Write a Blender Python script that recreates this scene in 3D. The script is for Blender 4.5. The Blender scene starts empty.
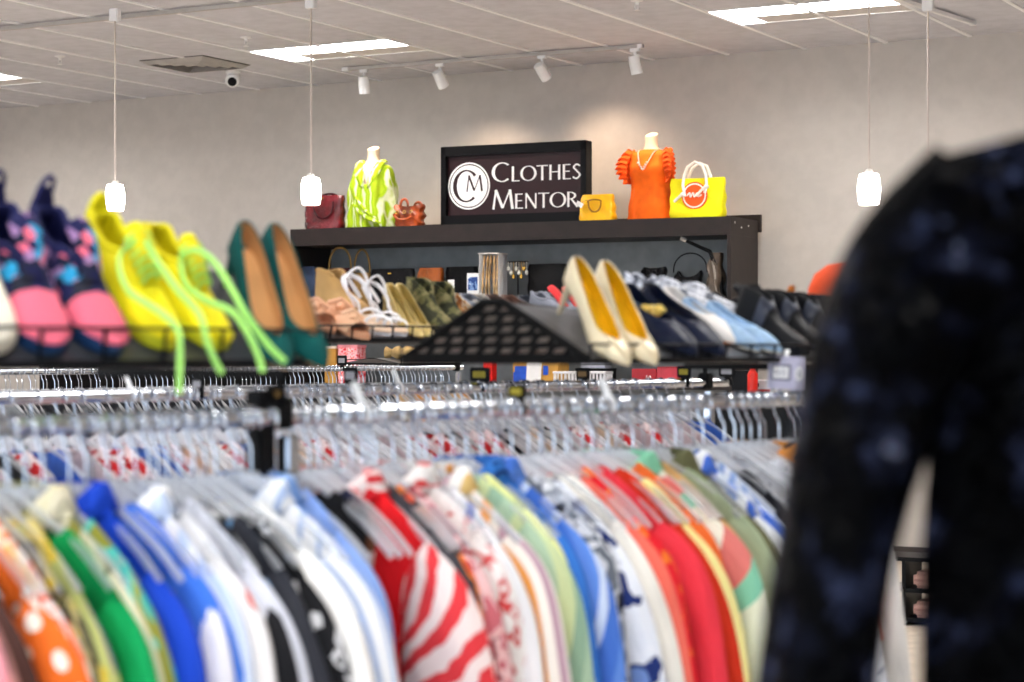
import bpy, bmesh, math, random
from mathutils import Vector, Matrix

random.seed(7)
scene = bpy.context.scene
COL = scene.collection
PI = math.pi
rad = math.radians

# ------------------------------------------------------------------ place
TH = rad(28.6)            # the camera looks this far left of the back wall's normal
F = 2031.0                # focal length in pixels of the 1024 px frame
YH, CX = 350.0, 512.0     # eye-level row and centre column
EYE = 1.5
CT, ST = math.cos(TH), math.sin(TH)
YW = 14.05                # back wall
HC = 3.706                # ceiling height


def at(px, py, Z):
    """point at depth Z seen at a pixel of the photograph"""
    xc = (px - CX) / F * Z
    return Vector((xc * CT - Z * ST, xc * ST + Z * CT, EYE + (YH - py) / F * Z))


def on_y(px, py, Y):
    u = (px - CX) / F
    return at(px, py, Y / (u * ST + CT))


def on_ceiling(px, py):
    return at(px, py, (HC - EYE) * F / (YH - py))


PHI = rad(11.4)           # the racks run a little askew to the wall's normal
RZ = -PHI
D = Vector((math.sin(PHI), math.cos(PHI), 0))      # along a rack, away from the camera
E = Vector((math.cos(PHI), -math.sin(PHI), 0))     # across a rack, to the right
RAILZ = 1.40


def rack_at(A, t, w=0.0, z=0.0):
    p = A + D * t + E * w
    return Vector((p.x, p.y, z))


def base(px, h):
    p = at(px, YH, 0.1 * F / h)
    return Vector((p.x, p.y, 0))


RA, RB, RC = base(0, 76), base(0, 48), base(0, 22)


def t_of(A, px, w=0.0):
    """how far along the line of rack A (offset w) the column px falls"""
    P = A + E * w
    u = (px - CX) / F
    # camera frame
    X0, Z0 = P.x * CT + P.y * ST, -P.x * ST + P.y * CT
    dx, dz = D.x * CT + D.y * ST, -D.x * ST + D.y * CT
    return (u * Z0 - X0) / (dx - u * dz)


def depth(p):
    return -p.x * ST + p.y * CT


# ------------------------------------------------------------------ materials
def lin(c):
    return tuple(((v / 255) / 12.92 if v / 255 <= 0.04045 else ((v / 255 + 0.055) / 1.055) ** 2.4) for v in c[:3]) + (1.0,)


MATS = {}


class NT:
    def __init__(self, name):
        self.m = bpy.data.materials.new(name)
        self.m.use_nodes = True
        self.t = self.m.node_tree
        self.t.nodes.clear()
        self.out = self.n('ShaderNodeOutputMaterial')

    def n(self, kind, **kw):
        x = self.t.nodes.new(kind)
        for k, v in kw.items():
            setattr(x, k, v)
        return x

    def l(self, a, b):
        self.t.links.new(a, b)

    def math(self, op, a, b=None):
        x = self.n('ShaderNodeMath', operation=op)
        for i, v in enumerate((a, b)):
            if v is None:
                continue
            if isinstance(v, (int, float)):
                x.inputs[i].default_value = v
            else:
                self.l(v, x.inputs[i])
        return x.outputs[0]

    def ramp(self, fac, cols, const=True, pos=None):
        r = self.n('ShaderNodeValToRGB')
        r.color_ramp.interpolation = 'CONSTANT' if const else 'LINEAR'
        k = len(cols)
        if pos is None:
            pos = [i / k for i in range(k)] if const else [i / max(1, k - 1) for i in range(k)]
        el = r.color_ramp.elements
        while len(el) < k:
            el.new(0.5)
        for i in range(k):
            el[i].position = pos[i]
            el[i].color = lin(cols[i])
        self.l(fac, r.inputs[0])
        return r.outputs[0]

    def mix(self, fac, a, b):
        x = self.n('ShaderNodeMix', data_type='RGBA')
        for i, v in ((0, fac), (6, a), (7, b)):
            if isinstance(v, (int, float)):
                x.inputs[i].default_value = v
            elif isinstance(v, tuple):
                x.inputs[i].default_value = v
            else:
                self.l(v, x.inputs[i])
        return x.outputs[2]

    def bsdf(self, color=None, rough=0.6, metal=0.0, spec=0.5, **kw):
        b = self.n('ShaderNodeBsdfPrincipled')
        if color is not None:
            if isinstance(color, tuple):
                b.inputs['Base Color'].default_value = color
            else:
                self.l(color, b.inputs['Base Color'])
        b.inputs['Roughness'].default_value = rough
        b.inputs['Metallic'].default_value = metal
        b.inputs['Specular IOR Level'].default_value = spec
        for k, v in kw.items():
            b.inputs[k].default_value = v
        return b

    def bump(self, b, scale, strength, coord=None, dist=0.01):
        nz = self.n('ShaderNodeTexNoise')
        nz.inputs['Scale'].default_value = scale
        nz.inputs['Detail'].default_value = 3
        if coord is None:
            coord = self.n('ShaderNodeTexCoord').outputs['Object']
        self.l(coord, nz.inputs['Vector'])
        bp = self.n('ShaderNodeBump')
        bp.inputs['Strength'].default_value = strength
        bp.inputs['Distance'].default_value = dist
        self.l(nz.outputs[0], bp.inputs['Height'])
        self.l(bp.outputs[0], b.inputs['Normal'])

    def done(self, shader):
        self.l(shader, self.out.inputs[0])
        return self.m


def pm(name, rgb, rough=0.6, metal=0.0, spec=None, vary=0.12, bump=0.0, bscale=60, **kw):
    """plain procedural material: one colour with a faint mottling of its own"""
    if name in MATS:
        return MATS[name]
    if spec is None:
        spec = 0.12 if max(rgb) < 60 else 0.35
    t = NT(name)
    co = t.n('ShaderNodeTexCoord').outputs['Object']
    nz = t.n('ShaderNodeTexNoise')
    nz.inputs['Scale'].default_value = 9.0
    t.l(co, nz.inputs['Vector'])
    a = tuple(max(0, c * (1 - vary)) for c in rgb)
    b = tuple(min(255, c * (1 + vary * 0.6)) for c in rgb)
    c = t.ramp(nz.outputs[0], [a, b], const=False, pos=[0.35, 0.65])
    bs = t.bsdf(c, rough, metal, spec, **kw)
    if bump:
        t.bump(bs, bscale, bump, co)
    MATS[name] = t.done(bs.outputs[0])
    return MATS[name]


def emit(name, rgb, s):
    if name in MATS:
        return MATS[name]
    t = NT(name)
    e = t.n('ShaderNodeEmission')
    e.inputs[0].default_value = lin(rgb)
    e.inputs[1].default_value = s
    MATS[name] = t.done(e.outputs[0])
    return MATS[name]


def clear(name, rgb=(252, 253, 255), keep=0.55, rough=0.08):
    """clear plastic: mostly looked through, a little milky, glossy"""
    if name in MATS:
        return MATS[name]
    t = NT(name)
    tr = t.n('ShaderNodeBsdfTransparent')
    tr.inputs[0].default_value = (0.95, 0.97, 1.0, 1)
    bs = t.bsdf(lin(rgb), rough, 0, 0.6)
    mx = t.n('ShaderNodeMixShader')
    fr = t.n('ShaderNodeLayerWeight')
    fr.inputs[0].default_value = 0.35
    f = t.math('ADD', t.math('MULTIPLY', fr.outputs[1], 0.5), keep * 0.6)
    t.l(f, mx.inputs[0])
    t.l(tr.outputs[0], mx.inputs[1])
    tl = t.n('ShaderNodeBsdfTranslucent')
    tl.inputs[0].default_value = lin(rgb)
    m2 = t.n('ShaderNodeMixShader')
    m2.inputs[0].default_value = 0.4
    t.l(bs.outputs[0], m2.inputs[1])
    t.l(tl.outputs[0], m2.inputs[2])
    t.l(m2.outputs[0], mx.inputs[2])
    MATS[name] = t.done(mx.outputs[0])
    return MATS[name]


def fab(name, kind, cols, scale=20, angle=0, r=0.3, rough=0.8, uv=True, pos=None, stretch=1.0, distort=0.0):
    """woven cloth with a pattern: plain / stripes / dots / floral / cells / tie"""
    if name in MATS:
        return MATS[name]
    t = NT(name)
    tc = t.n('ShaderNodeTexCoord').outputs['UV' if uv else 'Object']
    mp = t.n('ShaderNodeMapping')
    mp.inputs['Rotation'].default_value = (0, 0, rad(angle))
    mp.inputs['Scale'].default_value = (1, stretch, 1)
    t.l(tc, mp.inputs[0])
    v = mp.outputs[0]
    if distort:
        nz = t.n('ShaderNodeTexNoise')
        nz.inputs['Scale'].default_value = 14
        t.l(v, nz.inputs['Vector'])
        ad = t.n('ShaderNodeVectorMath', operation='MULTIPLY_ADD')
        t.l(nz.outputs[1], ad.inputs[0])
        ad.inputs[1].default_value = (distort,) * 3
        t.l(v, ad.inputs[2])
        v = ad.outputs[0]
    if kind == 'plain':
        nz = t.n('ShaderNodeTexNoise')
        nz.inputs['Scale'].default_value = scale
        t.l(v, nz.inputs['Vector'])
        c0 = cols[0]
        c = t.ramp(nz.outputs[0], [tuple(x * 0.9 for x in c0), tuple(min(255, x * 1.05) for x in c0)], False, [0.35, 0.65])
    elif kind == 'stripes':
        sx = t.n('ShaderNodeSeparateXYZ')
        t.l(v, sx.inputs[0])
        c = t.ramp(t.math('FRACT', t.math('MULTIPLY', sx.outputs[0], scale)), cols, True, pos)
    elif kind == 'dots':
        vo = t.n('ShaderNodeTexVoronoi')
        vo.inputs['Scale'].default_value = scale
        t.l(v, vo.inputs['Vector'])
        c = t.mix(t.math('LESS_THAN', vo.outputs[0], r), lin(cols[0]), lin(cols[1]))
    elif kind == 'cells':
        vo = t.n('ShaderNodeTexVoronoi')
        vo.inputs['Scale'].default_value = scale
        t.l(v, vo.inputs['Vector'])
        sp = t.n('ShaderNodeSeparateColor')
        t.l(vo.outputs[1], sp.inputs[0])
        c = t.ramp(sp.outputs[0], cols, True, pos)
    elif kind == 'floral':
        nz = t.n('ShaderNodeTexNoise')
        nz.inputs['Scale'].default_value = scale
        nz.inputs['Detail'].default_value = 2.5
        t.l(v, nz.inputs['Vector'])
        k = len(cols)
        c = t.ramp(nz.outputs[0], cols, True, pos or [0] + [0.36 + 0.28 * i / max(1, k - 1) for i in range(1, k)])
    elif kind == 'tie':
        wv = t.n('ShaderNodeTexWave')
        wv.inputs['Scale'].default_value = scale
        wv.inputs['Distortion'].default_value = 6
        wv.inputs['Detail'].default_value = 2
        t.l(v, wv.inputs['Vector'])
        c = t.ramp(wv.outputs[1], cols, False, pos)
    bs = t.bsdf(c, rough, 0, 0.25)
    if not uv:
        t.bump(bs, 300, 0.15)
    else:      # soft creases of hanging cloth
        m2 = t.n('ShaderNodeMapping')
        m2.inputs['Scale'].default_value = (1, 0.28, 1)
        m2.inputs['Rotation'].default_value = (0, 0, 0.25)
        t.l(t.n('ShaderNodeTexCoord').outputs['UV'], m2.inputs[0])
        t.bump(bs, 26, 0.75, m2.outputs[0], 0.022)
    MATS[name] = t.done(bs.outputs[0])
    return MATS[name]


# ------------------------------------------------------------------ mesh builder
class MB:
    def __init__(self):
        self.bm = bmesh.new()
        self.uv = self.bm.loops.layers.uv.new('UVMap')

    def v(self, p):
        return self.bm.verts.new(p)

    def f(self, vs, uvs=None):
        try:
            fc = self.bm.faces.new(vs)
        except ValueError:
            return None
        fc.smooth = True
        if uvs:
            for lp, q in zip(fc.loops, uvs):
                lp[self.uv].uv = q
        return fc

    def box(self, c, s, bev=0.0, rot=None, seg=2):
        m = Matrix.Translation(Vector(c)) @ (rot.to_4x4() if rot is not None else Matrix.Identity(4)) @ Matrix.Diagonal((s[0], s[1], s[2], 1))
        r = bmesh.ops.create_cube(self.bm, size=1.0, matrix=m)
        if bev:
            es = {e for v in r['verts'] for e in v.link_edges}
            bmesh.ops.bevel(self.bm, geom=list(es), offset=bev, segments=seg, affect='EDGES')
        return self

    def loft(self, loops, closed=True, cap=(True, True)):
        rows = [[self.v(p) for p in lp] for lp in loops]
        n = len(rows[0])
        for a, b in zip(rows, rows[1:]):
            for i in range(n if closed else n - 1):
                j = (i + 1) % n
                self.f((a[i], a[j], b[j], b[i]))
        if closed and cap[0]:
            self.f(rows[0][::-1])
        if closed and cap[1]:
            self.f(rows[-1])
        return self

    def tube(self, pts, r=0.01, n=8, flat=1.0, side=None, cap=True, loop=False):
        """round or flattened tube along pts; flat squeezes it along its second axis"""
        P = [Vector(p) for p in pts]
        k = len(P)
        loops = []
        up = Vector(side) if side is not None else None
        prev = None
        for i in range(k):
            if loop:
                T = P[(i + 1) % k] - P[i - 1]
            else:
                T = P[min(i + 1, k - 1)] - P[max(i - 1, 0)]
            T.normalize()
            if up is not None:
                N = up - T * up.dot(T)
            elif prev is None:
                q = Vector((0, 0, 1)) if abs(T.z) < 0.9 else Vector((1, 0, 0))
                N = q - T * q.dot(T)
            else:
                N = prev - T * prev.dot(T)
            N.normalize()
            prev = N
            B = T.cross(N)
            rr = r[i] if isinstance(r, (list, tuple)) else r
            loops.append([P[i] + N * (rr * math.cos(2 * PI * j / n)) + B * (rr * flat * math.sin(2 * PI * j / n)) for j in range(n)])
        if loop:
            loops.append(loops[0])
        return self.loft(loops, True, (cap and not loop, cap and not loop))

    def lathe(self, prof, n=20, c=(0, 0, 0)):
        loops = [[(c[0] + r * math.cos(2 * PI * j / n), c[1] + r * math.sin(2 * PI * j / n), c[2] + z) for j in range(n)] for r, z in prof]
        return self.loft(loops)

    def prism(self, poly, z0, z1, axis='z'):
        def put(p, h):
            return (p[0], p[1], h) if axis == 'z' else (p[0], h, p[1]) if axis == 'y' else (h, p[0], p[1])
        self.loft([[put(p, z0) for p in poly], [put(p, z1) for p in poly]])
        return self

    def mesh(self, name, weld=0.0, flat=False):
        if weld:
            bmesh.ops.remove_doubles(self.bm, verts=self.bm.verts, dist=weld)
        bmesh.ops.recalc_face_normals(self.bm, faces=self.bm.faces)
        me = bpy.data.meshes.new(name)
        self.bm.to_mesh(me)
        self.bm.free()
        for p in me.polygons:
            p.use_smooth = not flat
        if not flat:
            try:
                me.set_sharp_from_angle(angle=rad(42))
            except Exception:
                pass
        return me

    def build(self, name, m, parent=None, weld=0.0, flat=False, solid=0.0):
        return obj(name, self.mesh(name, weld, flat), m, parent, solid)


def obj(name, me, m, parent=None, solid=0.0):
    o = bpy.data.objects.new(name, me)
    if m is not None and not len(me.materials):
        me.materials.append(m)
    COL.objects.link(o)
    if parent is not None:
        o.parent = parent
    if solid:
        s = o.modifiers.new('thickness', 'SOLIDIFY')
        s.thickness = solid
        s.offset = 0
    return o


def tag(o, label=None, cat=None, group=None, kind=None):
    if label:
        o['label'] = label
    if cat:
        o['category'] = cat
    if group:
        o['group'] = group
    if kind:
        o['kind'] = kind
    return o


def thing(name, label, cat, loc=(0, 0, 0), rz=0.0, group=None, rot=None):
    o = bpy.data.objects.new(name, None)
    o.empty_display_size = 0.05
    COL.objects.link(o)
    o.location = loc
    o.rotation_euler = rot if rot is not None else (0, 0, rz)
    return tag(o, label, cat, group)


def copy_thing(root, loc, rz, label=None, group=None, rot=None):
    r = root.copy()
    COL.objects.link(r)
    r.location = loc
    r.rotation_euler = rot if rot is not None else (0, 0, rz)
    if label:
        r['label'] = label
    if group:
        r['group'] = group
    for ch in root.children:
        c = ch.copy()
        COL.objects.link(c)
        c.parent = r
        for g in ch.children:
            d = g.copy()
            COL.objects.link(d)
            d.parent = c
    return r


def curve_pts(knots, n=24):
    """Catmull-Rom through tuples of any length"""
    k = len(knots)
    out = []
    for i in range(n + 1):
        s = i / n * (k - 1)
        a = min(int(s), k - 2)
        u = s - a
        p0, p1, p2, p3 = knots[max(a - 1, 0)], knots[a], knots[a + 1], knots[min(a + 2, k - 1)]
        out.append(tuple(0.5 * (2 * b + (c - a_) * u + (2 * a_ - 5 * b + 4 * c - d) * u * u + (-a_ + 3 * b - 3 * c + d) * u ** 3) for a_, b, c, d in zip(p0, p1, p2, p3)))
    return out


def arc(cx, cz, rx, rz_, a0, a1, n=14, y=0.0):
    return [(cx + rx * math.cos(a0 + (a1 - a0) * i / n), y, cz + rz_ * math.sin(a0 + (a1 - a0) * i / n)) for i in range(n + 1)]

# ================================================================== the room
M_wall = pm('wall_paint', (190, 183, 176), 0.55, vary=0.02, spec=0.35)
M_ceil = pm('ceiling_tile', (206, 206, 213), 0.95, vary=0.03, bump=0.15, bscale=220)
M_grid = pm('grid_white', (250, 250, 252), 0.5, vary=0.0)
M_floor = pm('floor_vinyl', (208, 194, 178), 0.45, vary=0.06)
M_white = pm('white_enamel', (236, 236, 236), 0.4, vary=0.02)
M_trackgrey = pm('track_grey', (176, 172, 168), 0.45, vary=0.03)
M_diff = emit('troffer_diffuser', (255, 252, 248), 40.0)
M_black = pm('black_plastic', (14, 14, 16), 0.45, vary=0.1)
M_black_matt = pm('black_matt', (10, 10, 11), 0.8, vary=0.1)
M_chrome = pm('chrome', (205, 210, 218), 0.16, 1.0, vary=0.03)
M_wire = pm('black_wire', (22, 23, 27), 0.35, 0.3, vary=0.05)
M_clear = clear('clear_plastic')
M_clear2 = clear('clear_plastic_far', keep=0.4)

XL, XR, YF = -16.0, 4.0, -4.5


def slab(name, c, s, m):
    return tag(MB().box(c, s).build(name, m, flat=True), kind='structure')


slab('floor', ((XL + XR) / 2, (YW + YF) / 2, -0.05), (XR - XL + 0.4, YW - YF + 0.4, 0.1), M_floor)
slab('wall_back', ((XL + XR) / 2, YW + 0.1, HC / 2), (XR - XL + 0.4, 0.2, HC + 0.6), M_wall)
slab('wall_left', (XL - 0.1, (YW + YF) / 2, HC / 2), (0.2, YW - YF, HC + 0.6), M_wall)
slab('wall_right', (XR + 0.1, (YW + YF) / 2, HC / 2), (0.2, YW - YF, HC + 0.6), M_wall)
slab('baseboard_back', ((XL + XR) / 2, YW - 0.008, 0.05), (XR - XL, 0.016, 0.1), pm('baseboard', (60, 52, 48), 0.5))

TILE = 0.61
GX0 = on_y(512, 70, YW).x
GX0 -= TILE * math.ceil((GX0 - XL) / TILE)
NXT = int((XR - GX0) / TILE) + 1
NYT = int((YW - YF) / TILE) + 1


def cell_x(x):
    return round((x - GX0) / TILE)


# light fittings of the ceiling, in tile cells: (column, row from the back wall)
TROFFER_X = [cell_x(on_y(243, 49, 12.22).x), cell_x(on_y(714, 5, 12.22).x), cell_x(on_y(31, 72, 12.3).x) - 2]
pitch = TROFFER_X[1] - TROFFER_X[0]
cols = [(c, 2) for c in TROFFER_X]
for row in (8, 14, 20, 26):
    for c in (TROFFER_X[0] - pitch, TROFFER_X[0], TROFFER_X[1], TROFFER_X[1] + pitch):
        cols.append((c, row))
cols.append((TROFFER_X[1] + pitch, 2))
holes = {(c + k, r) for c, r in cols for k in (0, 1)}

cb = MB()
for i in range(NXT):
    for j in range(NYT):
        if (i, j) in holes:
            continue
        x0, y1 = GX0 + i * TILE, YW - j * TILE
        cb.f([cb.v((x0, y1 - TILE, HC)), cb.v((x0 + TILE, y1 - TILE, HC)), cb.v((x0 + TILE, y1, HC)), cb.v((x0, y1, HC))])
tag(cb.build('ceiling', M_ceil, flat=True, weld=0.001), kind='structure')
slab('trim_1', ((XL + XR) / 2, (YW + YF) / 2, HC + 0.35), (XR - XL + 0.4, YW - YF + 0.4, 0.1), M_ceil)   # the deck above the tiles
gb = MB()
for i in range(NXT + 1):
    gb.box((GX0 + i * TILE, (YW + YF) / 2, HC - 0.003), (0.030, YW - YF, 0.012))
tag(gb.build('trim_2', M_grid, flat=True), kind='structure')
gb = MB()
for j in range(NYT + 1):
    gb.box(((XL + XR) / 2, YW - j * TILE, HC + 0.0035), (XR - XL, 0.014, 0.008))
tag(gb.build('trim_3', M_ceil, flat=True), kind='structure')

said = {0: 'bright recessed ceiling light left of centre, behind the second pendant lamp',
        1: 'bright recessed ceiling light at the top right, above the pendant lamps',
        2: 'recessed ceiling light at the far left edge, beside the sprinkler'}
proto = None
for i, (c, r) in enumerate(cols):
    x0, y1 = GX0 + c * TILE, YW - r * TILE
    p = (x0 + TILE, y1 - TILE / 2, HC)
    if proto is None:
        proto = thing('ceiling_light', said[0], 'ceiling light', p, group='recessed ceiling lights')
        w, d, h = TILE - 0.012, TILE / 2 - 0.012, 0.075
        m = MB()
        for a, b in (((-w, -d), (w, -d)), ((w, -d), (w, d)), ((w, d), (-w, d)), ((-w, d), (-w, -d))):
            m.f([m.v((*a, -0.004)), m.v((*b, -0.004)), m.v((*b, h)), m.v((*a, h))])
        m.build('frame', M_white, proto, flat=True, solid=0.006)
        m = MB()
        m.box((0, 0, h + 0.004), (2 * w, 2 * d, 0.008))
        m.build('diffuser', M_diff, proto, flat=True)
        MB().box((0.085, 0.165, 0.002), (2 * w - 0.17, 2 * d - 0.34, 0.006)).build('reflector', pm('reflector_grey', (214, 208, 204), 0.6, vary=0.01), proto, flat=True)
    else:
        copy_thing(proto, p, 0, said.get(i, 'recessed ceiling light of the next rows, towards the shop front'), 'recessed ceiling lights')

# supply air vent
vp = on_ceiling(182, 60)
vx, vy = vp.x, YW - 2.5 * TILE
vent = thing('ceiling_vent', 'square grey louvred air vent in the ceiling behind the first pendant lamp', 'vent', (vx, vy, HC - 0.002))
M_vent = pm('vent_metal', (176, 172, 168), 0.5, vary=0.05)
M_ventd = pm('vent_dark', (60, 56, 54), 0.6)
MB().box((0, 0, 0), (0.60, 0.60, 0.006)).build('backing', M_ventd, vent, flat=True)
for k in range(4):
    s = 0.29 - 0.07 * k
    m = MB()
    m.loft([[(-s, -s, -0.004), (s, -s, -0.004), (s, s, -0.004), (-s, s, -0.004)],
            [(-s + 0.035, -s + 0.035, -0.03), (s - 0.035, -s + 0.035, -0.03), (s - 0.035, s - 0.035, -0.03), (-s + 0.035, s - 0.035, -0.03)]], cap=(False, False))
    m.build('louvre', M_vent, vent, flat=True, solid=0.004)

# security camera
cp = on_ceiling(233, 70)
cam = thing('security_camera', 'small white dome security camera on the ceiling near the back wall', 'camera', (cp.x, cp.y, HC), rz=0.5)
MB().lathe([(0.03, 0.0), (0.06, -0.002), (0.062, -0.02), (0.045, -0.035), (0.03, -0.04)], 20).build('mount', M_white, cam)
q = Matrix.Rotation(rad(115), 4, 'X')
m = MB().lathe([(0.02, -0.055), (0.05, -0.05), (0.06, -0.02), (0.06, 0.03), (0.05, 0.05), (0.03, 0.055)], 20)
m.bm.transform(Matrix.Translation((0, 0, -0.075)) @ q)
m.build('housing', M_white, cam)
m = MB().lathe([(0.01, 0.06), (0.036, 0.058), (0.036, 0.05), (0.0361, 0.04)], 18)
m.bm.transform(Matrix.Translation((0, 0, -0.075)) @ q)
m.build('lens', M_black, cam)

for px, py, lb in ((60, 56, 'small white fire sprinkler in the ceiling by the left recessed light'),
                   (246, 37, 'small white fire sprinkler in the ceiling between vent and second pendant lamp'),
                   (637, 0, 'small white fire sprinkler at the top edge above the last spotlight')):
    p = on_ceiling(px, py)
    s = thing('fire_sprinkler', lb, 'sprinkler', p, group='ceiling sprinklers')
    MB().lathe([(0.04, 0), (0.04, -0.006), (0.015, -0.014), (0.012, -0.03)], 14).build('collar', M_white, s)
    m = MB().tube(arc(0, -0.045, 0.017, 0.022, PI * 0.8, PI * 0.2 - 2 * PI + 1.8 * PI, 8), 0.003, 6)
    m.tube([(-0.012, 0, -0.025), (-0.016, 0, -0.045), (0, 0, -0.062), (0.016, 0, -0.045), (0.012, 0, -0.025)], 0.003, 6)
    m.lathe([(0.004, -0.060), (0.02, -0.062), (0.02, -0.065), (0.004, -0.066)], 12)
    m.build('deflector', M_white, s)


# ------------------------------------------------ tracks and spotlights
def track(name, label, a, b, m=None):
    a, b = Vector(a), Vector(b)
    t = thing(name, label, 'light track', (a.x, a.y, HC - 0.012), math.atan2(b.y - a.y, b.x - a.x))
    L = (b - a).length
    m_ = MB().box((L / 2, 0, -0.012), (L, 0.036, 0.024), 0.003)
    m_.build('channel', m or M_trackgrey, t, flat=True)
    MB().box((0.03, 0, -0.012), (0.06, 0.044, 0.03), 0.004).build('end_feed', M_white, t, flat=True)
    MB().box((L - 0.02, 0, -0.012), (0.04, 0.044, 0.03), 0.004).build('end_feed', M_white, t, flat=True)
    return t


YT = 13.25
ta, tb = on_y(343, 68, YT), on_y(643, 42, YT)
track('light_track', 'short ceiling track with four white spotlights along the back wall', ta, tb)
YP = 10.46
pa, pb = on_y(-60, 30, YP), on_y(420, 0, YP)
track('light_track', 'grey ceiling track carrying the two left pendant lamps', (pa.x, YP, 0), (pb.x, YP, 0))
p4 = on_ceiling(928, 5)
p5 = on_ceiling(974, 20)
track('light_track', 'white ceiling track running towards the back wall above the right pendant lamp', p4 - (p5 - p4).normalized() * 0.5, p5, M_white)

M_warm = emit('spot_bulb', (255, 214, 170), 30)
spots = [(364, 'white track spotlight above the green bust, first of four from the left', 372, 200),
         (440, 'white track spotlight to the upper left of the shop sign', 480, 170),
         (542, 'white track spotlight to the upper right of the shop sign', 590, 150),
         (635, 'white track spotlight above the orange bust, at the track end', 660, 185)]
aims = []
for px, lb, ax, ay in spots:
    p = on_y(px, 60, YT)
    base_ = Vector((p.x, YT, HC - 0.036))
    s = thing('track_spotlight', lb, 'spotlight', base_, group='white track spotlights')
    MB().box((0, 0, -0.012), (0.07, 0.034, 0.024), 0.004).build('adapter', M_white, s)
    MB().tube([(0, 0, -0.02), (0, 0, -0.08)], 0.011, 10).build('stem', M_white, s)
    aim = on_y(ax, ay, 13.75 if px in (440, 542) else 13.45)
    dv = (aim - (base_ + Vector((0, 0, -0.11)))).normalized()
    q = dv.to_track_quat('-Z', 'Y').to_matrix().to_4x4()
    m = MB().lathe([(0.030, 0.06), (0.040, 0.055), (0.043, 0.0), (0.043, -0.075), (0.036, -0.076), (0.034, -0.05)], 20)
    tm = Matrix.Translation((0, 0, -0.11)) @ q
    m.bm.transform(tm)
    m.build('lamp_head', M_white, s)
    m = MB().lathe([(0.005, -0.049), (0.033, -0.0495), (0.033, -0.053), (0.005, -0.0535)], 16)
    m.bm.transform(tm)
    m.build('bulb', M_warm, s)
    aims.append((base_ + Vector((0, 0, -0.11)) + dv * 0.085, dv, px))

# ------------------------------------------------ pendant lamps
M_shade = emit('pendant_glass', (255, 248, 238), 14.0)
M_cord = pm('cord_grey', (196, 184, 176), 0.5, vary=0.03)
pend = None
for px, Z, ytop, ybot, lb in ((115, 12.98, 184, 211, 'white glass pendant lamp hanging furthest left, above the yellow sneakers'),
                              (311, 12.5, 177, 205, 'white glass pendant lamp in front of the maroon handbag'),
                              (869, 11.2, 173, 205, 'white glass pendant lamp right of the display shelf, close to the black jacket'),
                              (928, 12.6, 174, 202, 'white pendant lamp whose shade hangs behind the black jacket')):
    top = at(px, ytop, Z)
    H = (ybot - ytop) / F * Z
    drop = HC - top.z - 0.03
    t = thing('pendant_lamp', lb, 'pendant lamp', (top.x, top.y, HC - 0.03), group='white glass pendant lamps')
    MB().box((0, 0, -0.035), (0.07, 0.045, 0.08), 0.006).build('mount', M_white, t)
    MB().tube([(0, 0, -0.07), (0, 0, -0.3), (0, 0, -drop + 0.015)], 0.0065, 8).build('cord', M_cord, t)
    MB().lathe([(0.008, -drop + 0.022), (0.022, -drop + 0.018), (0.026, -drop)], 14).build('cap', M_trackgrey, t)
    R0 = H * 0.365
    MB().lathe([(R0 * 0.4, -drop), (R0 * 0.80, -drop - 0.006), (R0 * 0.95, -drop - H * 0.25), (R0, -drop - H * 0.5), (R0 * 0.96, -drop - H * 0.75),
                (R0 * 0.85, -drop - H + 0.004), (R0 * 0.72, -drop - H), (R0 * 0.6, -drop - H + 0.01)], 22).build('lamp_shade', M_shade, t)

# ================================================================== display shelf on the back wall
M_esp = pm('espresso_wood', (34, 25, 23), 0.5, spec=0.3, vary=0.12)
PL, PR = on_y(290, YH, 13.17), on_y(731, YH, 13.34)
UX = (PR - PL)
UX.z = 0
UW = UX.length
UX.normalize()
UY = Vector((-UX.y, UX.x, 0))
URZ = math.atan2(UX.y, UX.x)
UTOP = 2.447
UDEP = 0.58
BAGZ = 1.80
BOXZ = 1.24


def unit(px, back, z):
    """point on the display shelf seen at column px, `back` behind its front edge"""
    P = Vector((PL.x, PL.y, 0)) + UY * back
    u = (px - CX) / F
    X0, Z0 = P.x * CT + P.y * ST, -P.x * ST + P.y * CT
    dx, dz = UX.x * CT + UX.y * ST, -UX.x * ST + UX.y * CT
    s = (u * Z0 - X0) / (dx - u * dz)
    q = P + UX * s
    return Vector((q.x, q.y, z))


M_backshade = pm('shelf_back_shade', (128, 133, 136), 0.6, vary=0.05)
ush = thing('display_shelf', 'tall espresso wood display shelf against the back wall, holding bags', 'shelf', (PL.x, PL.y, 0), URZ)
MB().box((UW / 2, UDEP / 2, UTOP - 0.066), (UW, UDEP, 0.132), 0.003).build('top_board', M_esp, ush, flat=True)
for x in (0.015, UW - 0.015):
    MB().box((x, UDEP / 2, (UTOP - 0.132) / 2), (0.03, UDEP, UTOP - 0.132), 0.002).build('side_panel', M_esp, ush, flat=True)
for z in (BAGZ, BOXZ, 0.62, 0.1):
    MB().box((UW / 2, UDEP / 2, z - 0.0125), (UW - 0.062, UDEP - 0.03, 0.025), 0.002).build('shelf_board', M_esp, ush, flat=True)
MB().box((UW / 2, UDEP - 0.004, (UTOP - 0.132) / 2), (UW - 0.06, 0.008, UTOP - 0.132), 0.0).build('shade_panel', M_backshade, ush, flat=True)  # added sheet, its grey stands in for the shaded wall behind the shelf
MB().box((UW / 2 + 0.02, UDEP + 0.015, UTOP - 0.02), (UW, 0.028, 0.13), 0.002).build('back_rail', M_esp, ush, flat=True)
m = MB()
for yy, zz in ((0.08, -0.03), (0.22, -0.05), (0.36, -0.035), (0.40, -0.2)):
    m.lathe([(0.002, 0.0), (0.006, 0.001), (0.006, 0.003), (0.002, 0.0035)], 8)
    vs = m.bm.verts[:] if False else None
m.bm.free()
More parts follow.
